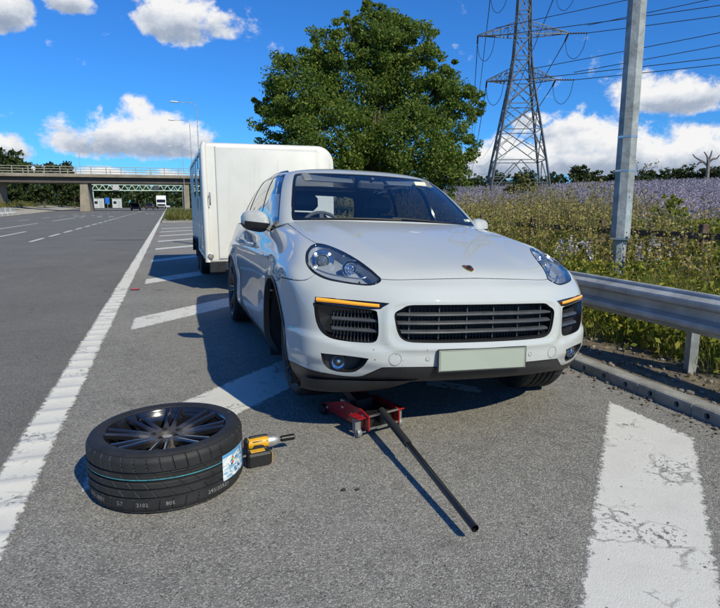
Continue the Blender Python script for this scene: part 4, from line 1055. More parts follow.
def rim_parts():
    o = {}
    m_ = MB(); m_.lathe([(.268,-.128),(.276,-.134),(.281,-.131),(.281,-.120),(.262,-.112),(.246,-.10),(.240,.02),(.252,.085),(.262,.108),(.268,.116),(.279,.126),(.283,.134),(.281,.1385),(.275,.139),(.268,.133),(.264,.122),(.258,.110)], 96)
    o['barrel'] = m_.mesh('barrel', True, angle=R(40))
    # one spoke: blade from hub to rim, box section that narrows in the middle
    def blade(off, spl):
        V = []; F = []; st = [(.050,.098,.040,.040),(.10,.108,.027,.036),(.15,.117,.019,.032),(.20,.125,.016,.028),(.24,.131,.017,.026),(.263,.135,.022,.024)]
        for (r_, z, w_, h) in st:
            y = off+(r_-.055)*spl; e = w_*.28
            V += [(r_,y-w_/2,z-h),(r_,y+w_/2,z-h),(r_,y+w_/2,z-h*.3),(r_,y+w_/2-e,z),(r_,y-w_/2+e,z),(r_,y-w_/2,z-h*.3)]
        for i in range(len(st)-1):
            for k in range(6): F.append((i*6+k, i*6+(k+1) % 6, i*6+6+(k+1) % 6, i*6+6+k))
        F += [tuple(range(6)), tuple(range(len(V)-6, len(V)))]
        return V, F
    m_ = MB(); m_.add(*blade(.012, .085)); m_.add(*blade(-.012, -.085)); o['spoke'] = m_.mesh('spoke', True, angle=R(28))
    m_ = MB(); m_.lathe([(0,.066),(.030,.066),(.034,.078),(.040,.094),(.070,.103),(.088,.096),(.096,.06),(.09,0.0),(.07,-.02)], 48); o['hub'] = m_.mesh('hub', True, angle=R(45))
    m_ = MB(); m_.lathe([(.0,.083),(.024,.083),(.0295,.077),(.030,.064)], 24); o['cap'] = m_.mesh('cap', True)
    m_ = MB(); m_.lathe([(.006,.1045),(.0105,.1045),(.0125,.1032),(.0105,.08),(.0,.08)], 14); o['lug'] = m_.mesh('lug', True)
    return o
RP = rim_parts()
for _me in RP.values():
    _me.transform(Matrix.Diagonal((1.07, 1.07, 1.0, 1.0)))
RP['barrel'].materials.append(RIMBLK); RP['spoke'].materials.append(MATS['spoke_black']); RP['hub'].materials.append(DUST); RP['cap'].materials.append(mat('cap_grey', (.30,.29,.28), .45, vary=.3, vscale=60)); RP['lug'].materials.append(dark)
NSP = 8
def wheel_parts(root, hi, spin=0.0):
    ty = put('tyre', TY_HI if hi else TY_LO, None, root)
    rim = put('rim', RP['barrel'], None, root)
    for k in range(NSP): put('spoke', RP['spoke'], None, rim, (0,0,0), (0,0,spin+k*2*PI/NSP))
    put('hub', RP['hub'], None, rim); put('hub_cap', RP['cap'], None, rim)
    for k in range(5): a = spin+k*2*PI/5+.3; put('lug_hole', RP['lug'], None, rim, (.064*math.cos(a), .064*math.sin(a), 0))
    return ty, rim
# wheels on the car, centre heights chosen so that the tyres on the ground touch it
car_M = Matrix.LocRotScale(CAR_T, CAR_R, None); inv_M = car_M.inverted()
DISC = mat('brake_disc', (.35,.33,.31), .35, metal=.8); CAL = mat('caliper', (.10,.10,.105), .4, metal=.3)
for (x, y, zw, steer, nm) in ((.15,.80,.369,R(-4),0), (0,-.705,.425,R(2),1), (-2.895,.835,.369,0,2), (-2.895,-.835,.369,0,3)):
    z = .37
    for _ in range(5): z += zw-(car_M @ Vector((x, y, z))).z
    wr = empty('wheel', (x, y, z)); wr.parent = car; s_ = 1 if y > 0 else -1
    # wheel axis (local z) points outwards
    wr.rotation_euler = (Matrix.Rotation(steer, 4, 'Z') @ Matrix.Rotation(-PI/2*s_, 4, 'X')).to_euler()
    wheel_parts(wr, nm == 0, .3*nm)
    m_ = MB(); m_.lathe([(.08,-.01),(.19,-.01),(.19,-.04),(.08,-.04)], 40, closed=True); m_.build('brake_disc', DISC, wr)
# the wheel lying on the shoulder
lw = empty('spare_wheel', (-.070, 2.745, .1465*.93), R(70), 'black alloy wheel with a new wide tyre lying flat on the shoulder', 'wheel')
lw.scale = (.93, .93, .93)
ty, rim = wheel_parts(lw, True, R(12))
def arc_strip(z0, z1, a0, a1, r_, n, name, m, parent, slope=0.0):
    a = np.linspace(a0, a1, n); V = []; 
    for i, t in enumerate(a):
        d = slope*(i/(n-1)-.5); V += [(r_*math.cos(t), r_*math.sin(t), z0+d), (r_*math.cos(t), r_*math.sin(t), z1+d)]
    me = mesh_np(name, np.array(V), np.array([(2*i, 2*i+2, 2*i+3, 2*i+1) for i in range(n-1)]), True)
    uvl = me.uv_layers.new(name='UVMap')
    for lp in me.loops: i = lp.vertex_index; uvl.data[lp.index].uv = ((i//2)/(n-1), i % 2)
    return put(name, me, m, parent)
# direction angles in the wheel's own frame: towards the camera is world angle -90 deg
W0 = lw.rotation_euler.z
def wa(deg): return R(deg)-W0
arc_strip(.0290, .0335, wa(-168), wa(-44), .3722, 90, 'teal_stripe', mat('stripe_teal', (.05,.24,.27), .6, vary=.4, vscale=30), ty)
# paper tyre label stuck on the tread
lab = bpy.data.materials.new('label_paper'); lab.use_nodes = True; g_ = NT(lab.node_tree); b_ = g_.n['Principled BSDF']; b_.inputs['Roughness'].default_value = .35
uv_ = g_.node('ShaderNodeUVMap').outputs[0]; s2 = g_.node('ShaderNodeSeparateXYZ', i_Vector=uv_)
cells = g_.node('ShaderNodeTexVoronoi', i_Scale=1.0, i_Vector=g_.v('MULTIPLY', uv_, (9.0, 12.0, 1.0))); cells.distance = 'CHEBYCHEV'
cr_ = g_.node('ShaderNodeSeparateColor', i_Color=cells.outputs['Color'])
c_ = g_.mix(g_.m('GREATER_THAN', cr_.outputs[0], .52), (.62,.68,.72,1), (.20,.42,.62,1))
c_ = g_.mix(g_.m('GREATER_THAN', cr_.outputs[1], .80), c_, (.05,.16,.32,1)); c_ = g_.mix(g_.m('LESS_THAN', cr_.outputs[2], .3), c_, (.80,.82,.80,1))
band_ = g_.m('GREATER_THAN', s2.outputs[1], .86); c_ = g_.mix(band_, c_, (.10,.32,.55,1)); c_ = g_.mix(g_.m('MULTIPLY', g_.m('GREATER_THAN', s2.outputs[0], .90), .9), c_, (.06,.16,.34,1))
g_.put(b_.inputs['Base Color'], c_)
tl = arc_strip(-.070, .060, wa(-48.5), wa(-17), .3732, 24, 'tyre_label', lab, ty); tl['label'] = 'white and blue paper tyre label'
for (a0, z0, col) in ((-38,.018,(.05,.45,.12)), (-36.4,.012,(.75,.6,.05)), (-37.5,.000,(.7,.05,.04)), (-39,-.004,(.02,.02,.03)), (-37.3,.024,(.8,.35,.03))):
    arc_strip(z0-.006, z0+.006, wa(a0), wa(a0+2.0), .3738, 3, 'label_print', mat('ink%d' % a0, col, .5), tl)
# lettering moulded on the tread, bent round the tyre
def bent_text(txt, size, z0, a_start, r_, m, parent, extr=.0004):
    cu = bpy.data.curves.new('letters', 'FONT'); cu.body = txt; cu.size = size; cu.extrude = extr; cu.space_character = 1.12
    to = bpy.data.objects.new('letters_tmp', cu); COL.objects.link(to)
    dg = bpy.context.evaluated_depsgraph_get(); dg.update(); me = bpy.data.meshes.new_from_object(to.evaluated_get(dg)); bpy.data.objects.remove(to)
    co = np.zeros(len(me.vertices)*3, np.float32); me.vertices.foreach_get('co', co); co = co.reshape(-1, 3)
    a = a_start+co[:,0]/r_; rr_ = r_+co[:,2]; me.vertices.foreach_set('co', np.stack([rr_*np.cos(a), rr_*np.sin(a), z0+co[:,1]], 1).astype(np.float32).ravel()); me.update()
    return put('tread_lettering', me, m, parent)
INK = mat('tread_ink', (.22,.22,.21), .9, vary=.5, vscale=120)
bent_text('295/35R21', .026, -.098, wa(-62), .3700, INK, ty); bent_text('805', .024, -.097, wa(-92), .3700, INK, ty)
bent_text('2102', .024, -.097, wa(-112), .3700, INK, ty); bent_text('57', .030, -.098, wa(-127), .3700, mat('tread_ink2', (.16,.16,.16), .8), ty); bent_text('015 0001', .030, -.098, wa(-158), .3700, MATS['tread_ink2'], ty)
MB().ball((0,0,0), (.006,.004,.002), 8, 5).build('balance_dot', mat('dot_orange', (.55,.14,.03), .6), ty, loc=(.325*math.cos(wa(14)), .325*math.sin(wa(14)), .1450))

# ------------------------------------------------------------------ trolley jack
REDP = mat('jack_red', (.30,.010,.014), .32, coat=.4, vary=.25, vscale=14); JBLK = mat('jack_black', (.012,.012,.013), .45, vary=.3, vscale=25); ZINC = mat('zinc', (.6,.6,.58), .35, metal=1)
jk = empty('trolley_jack', (1.0, 3.20, 0), R(16), 'red and black trolley jack under the raised front of the white car', 'jack')
# local: +y points forward under the car, x to the right, origin at the middle of the frame
for sx in (-1, 1):
    m_ = MB(); pr = [(-.30,.045),(-.30,.125),(-.22,.150),(-.05,.150),(.06,.115),(.16,.080),(.20,.07),(.20,.030),(.08,.035),(-.12,.040)]
    m_.prism(pr, sx*.105-.004, sx*.105+.004, 0); sp_ = m_.build('side_plate', REDP, jk)
    for (y, z) in ((-.24,.115),(-.14,.10),(-.03,.11),(.15,.055)): MB().lathe([(0,.008),(.008,.008),(.011,.004),(.011,0)], 6, rotm(0,sx*PI/2,0), (sx*.109,y,z)).build('bolt', ZINC, sp_)
    MB().box((sx*.132,-.225,.115), (.062,.10,.007), bev=.002).build('caster_bracket', REDP, jk)
    ca = MB(); ca.lathe([(0,-.014),(.024,-.014),(.027,-.010),(.027,.010),(.024,.014),(0,.014)], 20, rotm(0,PI/2,0), (sx*.145,-.245,.027)); ca.box((sx*.145,-.232,.07),(.036,.03,.08)); ca.build('caster', mat('caster_grey', (.22,.22,.22), .5, metal=.3), jk, True)
    wf = MB(); wf.lathe([(0,-.014),(.030,-.014),(.034,-.009),(.034,.009),(.030,.014),(0,.014)], 24, rotm(0,PI/2,0), (sx*.122,.18,.034)); wf.build('front_wheel', JBLK, jk, True)
MB().bar((-.102,-.29,.128), (.102,-.29,.128), .012).bar((-.102,-.29,.055), (.102,-.29,.055), .012).build('cross_rod', ZINC, jk)
MB().box((0,-.12,.075), (.19,.26,.075), bev=.01).build('hydraulic_block', JBLK, jk)
MB().tube([(0,-.1,.085),(0,.12,.085)], .032, 14).build('ram', ZINC, jk, True)
la = MB(); la.prism([(-.10,.10),(-.10,.155),(.22,.275),(.28,.275),(.28,.24),(.22,.225)], -.055, .055, 0); la.build('lift_arm', JBLK, jk)
MB().box((0,.02,.196), (.085,.20,.002), rotm(.36,0,0)).build('warning_label', mat('jack_label', (.42,.48,.55), .5, vary=.6, vscale=60), jk)
sd_ = MB(); sd_.lathe([(0,.27),(.055,.27),(.058,.30),(.045,.302),(.04,.29),(0,.29)], 20, None, (0,.255,0)); sd_.build('saddle', JBLK, jk, True)
MB().box((.0,-.27,.098), (.055,.07,.06), bev=.008).build('handle_socket', JBLK, jk)
# handle: thick grip sleeve then thin pole, in two lengths, lying out towards the camera
jm = Matrix.LocRotScale(Vector((1.0,3.20,0)), Euler((0,0,R(16))), None).inverted()
def jl(p): return tuple(jm @ Vector(p))
h0, h1, h2 = (1.078,2.95,.130), (1.062,2.52,.108), (1.043,1.80,.060)
MB().tube([jl(h0), jl(h1)], .021, 14).build('handle_sleeve', mat('sleeve_foam', (.020,.020,.021), .75, bump=.3, bscale=120), jk, True)
d_ = np.array(h2)-np.array(h1); m_ = MB(); m_.tube([jl(h1), jl(h2)], .0155, 14, False); m_.tube([jl(np.array(h1)-.02*d_), jl(h2)], .0125, 14, False); m_.build('handle_pole', mat('pole_black', (.014,.014,.015), .3, coat=.2), jk, True)
q_ = np.array(h1)+.035*d_; MB().lathe([(.0156,-.004),(.0175,-.003),(.0175,.003),(.0156,.004)], 16, np.array(Vector(d_).to_track_quat('Z','Y').to_matrix()) @ np.eye(3), None).build('handle_collar', ZINC, jk, loc=jl(q_)) if False else None

# ------------------------------------------------------------------ cordless impact wrench lying on its side
YEL = mat('tool_yellow', (.62,.33,.012), .42, vary=.15, vscale=30); TBLK = mat('tool_black', (.016,.016,.017), .55, bump=.2, bscale=200)
iw = empty('impact_wrench', (.39, 2.83, 0), R(5), 'yellow and black cordless impact wrench beside the loose wheel', 'power tool')
iw.scale = (.97, .97, .97)
Mx = rotm(0, PI/2, 0)
# head axis along +x, head 0.075 above ground
hz = .078
m_ = MB(); m_.lathe([(0,-.085),(.020,-.085),(.030,-.078),(.034,-.06),(.035,-.02),(.036,.012),(.033,.028)], 20, Mx, (0,.03,hz)); m_.build('motor_housing', YEL, iw, True)
m_ = MB(); m_.lathe([(.033,.028),(.034,.034),(.031,.062),(.026,.082),(.017,.092),(.012,.094)], 22, Mx, (0,.03,hz)); m_.build('gear_case', mat('tool_alloy', (.5,.49,.47), .4, metal=.7, vary=.2, vscale=40), iw, True)
m_ = MB(); m_.lathe([(.010,.09),(.010,.102),(.0165,.104),(.0165,.175),(.012,.178),(.011,.165),(0,.16)], 18, Mx, (0,.03,hz)); m_.build('socket', mat('socket_black', (.02,.02,.021), .4, metal=.5), iw, True)
m_ = MB(); m_.box((-.082,.03,hz), (.03,.058,.062), bev=.012); m_.box((-.02,.03,hz+.034), (.10,.022,.012), bev=.004); m_.box((.012,.008,hz-.004),(.03,.02,.05),bev=.006); m_.build('housing_trim', TBLK, iw)
MB().prism([(-.045,.0),(-.005,.0),(-.012,-.05),(-.018,-.10),(-.070,-.10),(-.058,-.05)], -.020, .020, 2, rotm(.42,0,0), (0,.028,hz-.006)).build('grip', TBLK, iw)
MB().box((-.004,-.010,hz-.016), (.014,.035,.022), rotm(.42,0,.1), bev=.005).build('trigger', mat('trigger_grey',(.03,.03,.03),.5), iw)
MB().box((-.045,-.085,.043), (.125,.055,.078), rotm(.12,0,.05), bev=.01).build('battery', TBLK, iw)
MB().box((-.047,-.056,.050), (.115,.026,.074), rotm(.12,0,.05), bev=.008).build('battery_shoe', TBLK, iw)
MB().box((-.052,-.086,.0855), (.075,.03,.003), rotm(.12,0,.05), bev=.001).box((.0185,-.085,.045), (.003,.04,.05), rotm(.12,0,.05), bev=.001).build('battery_badge', YEL, iw)
MB().box((-.03,.001,hz+.012), (.055,.003,.016), bev=.001).build('side_badge', TBLK, iw)
# ------------------------------------------------------------------ road studs, stones
st_red = mat('stud_red', (.55,.03,.03), .3, emit=None); st_b = mat('stud_base', (.05,.05,.05), .6)
for k, y in enumerate((9.4, 27.4)):
    r_ = empty('road_stud', (-.56, y, .004), 0, 'red reflective road stud beside the white edge line, '+('nearest to the loose wheel' if k == 0 else 'beyond the trailer shadow'), 'road stud', 'red road studs')
    MB().box((0,0,.006), (.13,.11,.012), bev=.005).build('stud_base', st_b, r_); MB().box((0,0,.017), (.10,.07,.012), bev=.004).build('stud_reflector', st_red, r_)
for (x, y, s, nm) in ((.285,3.27,.016,'small grey pebble lying between the loose wheel and the car shadow'), (.68,2.36,.012,'tiny dark stone on the asphalt right of the wheel'), (.74,2.345,.010,'tiny dark stone just right of its twin on the asphalt')):
    m_ = MB(); m_.ball((0,0,s*.5), (s,s*.8,s*.6), 9, 6)
    tag(m_.build('pebble', mat('pebble_grey', (.16,.15,.14), .9) if s > .014 else mat('pebble_dark', (.03,.03,.03), .9), None, True, loc=(x,y,0)), nm, 'pebble', 'stones on the shoulder')
m_ = MB(); rg = np.random.RandomState(21)
for k in range(420):
    x = rg.uniform(-.6, 2.9); y = rg.uniform(.9, 7.5); s = rg.uniform(.0018, .006); m_.ball((x, y, s*.45), (s, s*rg.uniform(.7,1.3), s*.7), 5, 3)
tag(m_.build('loose_grit', mat('grit_pale', (.26,.24,.20), .95, vary=.6, vscale=50)), 'loose grit specks scattered over the hard shoulder', 'grit', kind='stuff')

# ------------------------------------------------------------------ box trailer behind the car
TW = mat('trailer_white', (.66,.64,.59), .38, coat=.3, vary=.08, vscale=2.2); TG = mat('trailer_grey', (.30,.32,.34), .3, metal=.5, vary=.2, vscale=5); ALU = mat('trailer_alu', (.62,.63,.64), .3, metal=.9)
_g = NT(TW.node_tree); _b = _g.n['Principled BSDF']; _P = _g.node('ShaderNodeTexCoord').outputs['Object']
_st = _g.m('MULTIPLY', _g.smooth(_g.noise(_g.v('MULTIPLY', _P, (9.0, 9.0, .5)), 1.0, 5, .65), .52, .78), _g.smooth(_g.noise(_P, 1.3, 4, .6), .35, .65))
_g.put(_b.inputs['Base Color'], _g.mix(_g.m('MULTIPLY', _st, .45), _g.ramp(_g.noise(_P, 2.2, 6, .62), [(.3, (.62,.60,.55)), (.7, (.70,.68,.63))]), (.30,.28,.23,1)))
TX0, TX1, TY0, TY1, TZ0, TZ1 = .49, 2.46, 8.9, 13.3, .42, 2.17
tr = empty('box_trailer', (1.475, 8.9, 0), 0, 'white box trailer with rounded roof edge parked behind the white car', 'trailer')
ox = -1.475
def tl_(x, y, z): return (x+ox, y-8.9, z)
def front_outline(inset=0.0):
    """x,z outline of the body seen from the front: tight left corner, wide round right shoulder"""
    x0, x1, z0, z1 = TX0+ox+inset, TX1+ox-inset, TZ0+inset, TZ1-inset; o = [(x0+.03, z0), (x1-.06, z0)]
    for a in range(-90, 1, 30): o.append((x1-.06+.06*math.cos(R(a)), z0+.06+.06*math.sin(R(a))))
    for a in range(0, 91, 9): o.append((x1-.26+.26*math.cos(R(a)), z1-.26+.26*math.sin(R(a))))
    for a in range(90, 181, 15): o.append((x0+.05+.05*math.cos(R(a)), z1-.05+.05*math.sin(R(a))))
    o.append((x0, z0+.03)); return np.array(o)
ou = front_outline(); n_ = len(ou); cen_ = ou.mean(0)
st_ = [(.05, 0.0), (.022, .010), (.008, .03), (0.0, .06), (0.0, TY1-TY0-.06), (.02, TY1-TY0-.015), (.05, TY1-TY0)]
V = []; 
for ins, y in st_:
    q = front_outline(ins*.0); d = q-cen_; ln = np.abs(d); q = q-np.sign(d)*np.minimum(ins, ln)
    V += [(x, y, z) for x, z in q]
F = [(k*n_+i, k*n_+(i+1) % n_, (k+1)*n_+(i+1) % n_, (k+1)*n_+i) for k in range(len(st_)-1) for i in range(n_)]+[tuple(range(n_)), tuple(range((len(st_)-1)*n_, len(st_)*n_))]
MB().add(V, F).build('body', TW, tr, True, angle=R(35))
# front corner moulding and raised nose panel
MB().tube([(TX0+ox+.015, -.012, TZ0+.02), (TX0+ox+.012, -.012, TZ1-.06), (TX0+ox+.03, -.005, TZ1-.01)], [.042,.042,.036], 12).build('corner_moulding', TW, tr, True)
pn = []
for x, z in front_outline(.055): pn.append((max(x, TX0+ox+.17), z))
pn = np.array(pn); n2_ = len(pn); pc = pn.mean(0); V = [(x, .002, z) for x, z in pn]+[(x, -.022, z) for x, z in (pn+(pc-pn)*.012)]+[(x, -.03, z) for x, z in (pn+(pc-pn)*.035)]
MB().add(V, [(k*n2_+i, k*n2_+(i+1) % n2_, (k+1)*n2_+(i+1) % n2_, (k+1)*n2_+i) for k in range(2) for i in range(n2_)]+[tuple(range(2*n2_, 3*n2_))]).build('nose_panel', TW, tr, True, angle=R(30))
gh = MB(); gh.tube(crom([(TX0+ox+.075,-.05,1.28),(TX0+ox+.075,-.085,1.31),(TX0+ox+.075,-.085,1.42),(TX0+ox+.075,-.05,1.45)], False, 4), .013, 8); gh.build('grab_handle', mat('grey_plastic', (.25,.25,.26), .5), tr, True)
ml = MB(); ml.lathe([(0,.02),(.028,.016),(.034,0)], 18, rotm(PI/2,0,0), (TX0+ox+.05,-.055,.53)); ml.build('marker_lamp', mat('lamp_amber_grey', (.30,.26,.2), .25, coat=1), tr, True)
MB().lathe([(.034,-.01),(.036,.012),(.044,.010),(.046,-.01)], 18, rotm(PI/2,0,0), (TX0+ox+.05,-.055,.53)).build('lamp_bezel', ALU, tr, True)
# left side: panels, rails, windows, door
sx_ = TX0+ox
side_p = [(.35,1.05,.55,2.0),(1.10,1.85,.55,2.0),(1.90,2.65,.55,2.0),(2.70,3.45,.55,2.0),(3.50,4.25,.55,2.0)]
SGR = mat('trailer_side_panel', (.16,.18,.20), .16, coat=.6, vary=.15, vscale=4)
for k, (y0, y1, z0, z1) in enumerate(side_p):
    p_ = MB().box((sx_-.010, (y0+y1)/2, (z0+z1)/2), (.016, y1-y0, z1-z0), bev=.004).build('side_panel', SGR, tr)
    if k in (0, 2): 
        w_ = MB().box((sx_-.022, (y0+y1)/2, 1.62), (.014, (y1-y0)*.72, .42), bev=.004).build('window', GLOSSBLK, p_); MB().box((sx_-.031, (y0+y1)/2, 1.62), (.006, (y1-y0)*.62, .34)).build('pane', SIDEGL, w_)
    if k == 1: MB().tube([(sx_-.02,y0+.1,1.2),(sx_-.05,y0+.1,1.22),(sx_-.05,y0+.1,1.36),(sx_-.02,y0+.1,1.38)], .01).build('door_handle', ALU, p_)
for y in (.30, 1.075, 1.875, 2.675, 3.475, 4.30): MB().box((sx_-.016, y, 1.25), (.03,.035,1.56), bev=.006).build('side_rail', ALU, tr)
for z in (.50, 2.06): MB().box((sx_-.014, 2.2, z), (.026, 4.2, .05), bev=.006).build('side_rail', ALU, tr)
MB().box((sx_-.02, 2.2, 1.05), (.014, 3.9, .035)).build('waist_strip', TW, tr)
# chassis, wheels, mudguards, drawbar
CH = mat('galvanised_frame', (.20,.21,.22), .5, metal=.6, vary=.3, vscale=8)
m_ = MB(); m_.box((0,2.2,.37), (1.75,4.2,.09)); m_.box((-.55,.1,.33),(.08,.5,.1)); m_.box((.55,.1,.33),(.08,.5,.1)); m_.build('chassis', CH, tr)
m_ = MB(); m_.bar((-.75,.1,.36),(-.04,-1.15,.42),.07,.09); m_.bar((.75,.1,.36),(.04,-1.15,.42),.07,.09); m_.bar((0,-1.1,.42),(0,-1.45,.45),.08,.1); m_.build('drawbar', CH, tr)
MB().tube([(.12,-1.0,.05),(.12,-1.0,.75)], .03, 10).build('jockey_leg', CH, tr)
MB().box((0,.02,.36),(1.9,.05,.16),bev=.01).build('front_skirt', BLK, tr)
for y in (2.35, 3.15):
    for s in (-1, 1):
        wh = empty('trailer_wheel', (s*.90, y, .31)); wh.parent = tr; wh.rotation_euler = (0, s*PI/2, 0)
        MB().lathe([(.19,-.08),(.22,-.09),(.29,-.085),(.31,-.06),(.31,.06),(.29,.085),(.22,.09),(.19,.08)], 36).build('tyre', RUBBER, wh, True)
        MB().lathe([(.19,.07),(.18,.04),(.10,.03),(.06,.06),(0,.06)], 24).build('rim', SILVER, wh, True)
for s in (-1, 1):
    V = []; a = np.linspace(R(8), R(172), 15)
    pf = [(2.35+.36*math.cos(t), .31+.36*math.sin(t)) for t in a if t > PI/2][::-1]; pf = [(3.15+.36*math.cos(t), .31+.36*math.sin(t)) for t in a if t <= PI/2]+[(2.35+.36*math.cos(t), .31+.36*math.sin(t)) for t in a if t > PI/2]
    for (y, z) in pf: V += [(s*.86, y, z), (s*1.06, y, z)]
    MB().add(V, [(2*i, 2*i+1, 2*i+3, 2*i+2) for i in range(len(pf)-1)]).build('mudguard', BLK, tr, True)

# ------------------------------------------------------------------ steel guard rail
GALV = mat('galvanised_steel', (.42,.425,.41), .6, metal=.3, vary=.3, vscale=5, bump=.15, bscale=40)
GALVP = mat('galvanised_post', (.40,.42,.43), .5, metal=.6, vary=.28, vscale=7)
gr_ = empty('guard_rail', (3.50, 2.0, .085), 0, 'galvanised corrugated steel guard rail along the verge behind the kerb', 'guard rail')
prof = [(.006,.315),(-.012,.312),(-.022,.300),(-.026,.286),(-.078,.262),(-.084,.250),(-.084,.226),(-.078,.214),(-.022,.188),(-.018,.172),(-.018,.145),(-.022,.129),(-.078,.103),(-.084,.091),(-.084,.067),(-.078,.055),(-.026,.031),(-.020,.017),(-.010,.006),(.006,.004)]
prof = [(x, .29+z*.955) for x, z in prof]
def beam(y0, y1, dx, name):
    n = len(prof); V = []; 
    for y in (y0, y1): V += [(x+dx, y, z) for x, z in prof]
    for y in (y0, y1): V += [(x+dx+.0035, y, z) for x, z in prof]
    F = [(i, i+1, n+i+1, n+i) for i in range(n-1)]+[(2*n+i, 3*n+i, 3*n+i+1, 2*n+i+1) for i in range(n-1)]
    for k in (0, 1): F += [(k*n+i, k*n+i+1, 2*n+k*n+i+1, 2*n+k*n+i) for i in range(n-1)]
    return MB().add(V, F).build(name, GALV, gr_, True, angle=R(25))
for k in range(15):
    y0 = -5.9+k*3.2; b_ = beam(y0, y0+3.45, -.004*(k % 2), 'beam')
    for (z, dy) in ((.37,.06),(.52,.06),(.37,.19),(.52,.19)): MB().lathe([(0,.010),(.009,.009),(.015,.004),(.016,0)], 10, rotm(0,-PI/2,0), (-.026,y0+dy,z)).build('bolt', ZINC, b_)
for k in range(20):
    y = 1.16-7.2+k*2.4; m_ = MB()
    m_.box((.10,y,.06), (.006,.11,.98)); m_.box((.062,y-.055,.06), (.08,.006,.98)); m_.box((.138,y+.055,.06), (.08,.006,.98)); m_.build('post', GALVP, gr_)
    MB().box((.055,y,.44), (.085,.05,.10)).build('bracket', GALVP, gr_)
# dead leaf lying on the rail
# ------------------------------------------------------------------ lighting columns
OCT = mat('column_galvanised', (.29,.315,.32), .7, metal=.15, vary=.42, vscale=5.5, bump=.5, bscale=22)
def octa(z0, z1, r0, r1, n=8, c=(0,0)): 
    a = np.arange(n)*2*PI/n+PI/8; return [(c[0]+r0*math.cos(t), c[1]+r0*math.sin(t), z0) for t in a]+[(c[0]+r1*math.cos(t), c[1]+r1*math.sin(t), z1) for t in a]
def column(x, y, h, r0, r1, label, arm=True, lamp=None, gz=0.0):
    t = empty('lamp_column', (x, y, gz), 0, label, 'lamp column', 'tall lamp columns along the road')
    n = 8; V = octa(.72 if not arm else -.3, h, r0, r1); F = [(i, (i+1) % n, n+(i+1) % n, n+i) for i in range(n)]+[tuple(range(n, 2*n))]
    MB().add(V, F).build('shaft', OCT, t)
    if arm:
        L = 1.9; p = crom([(0,0,h-.3),(0,0,h),(-.12,0,h+.25),(-.5,0,h+.42),(-L,0,h+.45)], False, 5); MB().tube(p, r1*.8, 8).build('bracket_arm', OCT, t, True)
        MB().box((-L-.3,0,h+.45), (.75,.30,.13), rotm(0,.05,0), bev=.05).build('lantern', mat('lantern_pale', (.72,.74,.74), .4), t)
    return t
cl = column(5.70, 6.28, 13.0, .130, .080, 'galvanised eight-sided steel column standing in the weeds by the rail', False, gz=.1)
cl['group'] = 'columns'
del cl['group']
a_ = 5*PI/4+R(12)
Mz = rotm(0,0,0)
# access door on the face towards the road, strap bands
ap = .1275*math.cos(PI/8)
dz = MB(); dz.box((-.012,-ap-.001,1.05), (.070,.006,.56), bev=.003).build('access_door', mat('door_galv', (.40,.44,.45), .5, metal=.4, vary=.25, vscale=6), cl)
MB().box((-.012,-ap-.0045,1.28), (.012,.004,.02)).box((-.012,-ap-.0045,.82), (.012,.004,.02)).build('door_lock', dark, cl)
for z in (.735, 2.05, 1.62):
    r_ = .1315-.0038*z; MB().add(octa(z-.012, z+.012, r_+.004, r_+.004), [(i,(i+1)%8,8+(i+1)%8,8+i) for i in range(8)]).build('strap', ZINC, cl)
MB().add(octa(-.3, .722, .088, .088), [(i,(i+1)%8,8+(i+1)%8,8+i) for i in range(8)]).build('root_stub', OCT, cl)
MB().box((.0,0,-.05), (.50,.50,.05)).build('base_plate', OCT, cl)
for (x, y, nm) in ((3.3,66,'nearest'), (3.05,80,'second'), (2.9,116,'third'), (3.2,150,'farthest')):
    column(x, y, 11.3, .06, .035, {'nearest':'slender lamp column showing highest above the trailer roof','second':'slender lamp column just below and left of the tallest lantern','third':'slender lamp column with its lantern low beside the trailer edge','farthest':'small distant lamp column right behind the road bridge'}[nm])
column(-16, 128, 11, .06, .035, 'distant lamp column on the left whose lantern shows over the bridge rail')

# ------------------------------------------------------------------ post and rail fence at the field edge
WOOD = mat('fence_wood', (.10,.065,.045), .85, vary=.45, vscale=6, bump=.5, bscale=30)
fn_ = empty('field_fence', (7.0, 0, .08), 0, 'weathered brown post and rail fence between weeds and purple field', 'fence')
rf = random.Random(8)
for k in range(15):
    y = -1.94+k*2.02; MB().box((rf.uniform(-.02,.02), y, .42), (.11,.09,1.06+rf.uniform(-.04,.05)), rotm(rf.uniform(-.03,.03), rf.uniform(-.03,.03), rf.uniform(-.1,.1)), bev=.01).build('post', WOOD, fn_)
for k in range(8):
    y = -1.94+k*4.04
    for z in (.78, .30): MB().bar((-.06, y-2.05, z+rf.uniform(-.02,.02)), (-.06, y+2.05, z+rf.uniform(-.03,.03)), .035, .09).build('rail', WOOD, fn_)

# ------------------------------------------------------------------ plants
rs = np.random.RandomState(12)
def quads(cs, ax1, ax2):
    """quads with centre cs and half-axes"""
    n = len(cs); V = np.stack([cs-ax1-ax2, cs+ax1-ax2, cs+ax1+ax2, cs-ax1+ax2], 1).reshape(-1, 3); return V, np.arange(4*n).reshape(n, 4)
def rand_dirs(n, r=rs): v = r.normal(size=(n, 3)); return v/np.linalg.norm(v, axis=1, keepdims=True)
def leaf_cloud(cs, size, flat=.0, r=rs):
    """one leaf-shaped quad (kite) per centre"""
    n = len(cs); a = rand_dirs(n, r); b = rand_dirs(n, r); 
    if flat: b[:, 2] += flat
    nrm = np.cross(a, b); nrm /= np.linalg.norm(nrm, axis=1, keepdims=True)+1e-9; b = np.cross(nrm, a); s = np.asarray(size).reshape(-1, 1)
    V = np.stack([cs-a*s, cs-b*s*.55, cs+a*s, cs+b*s*.55], 1).reshape(-1, 3); return V, np.arange(4*n).reshape(n, 4)
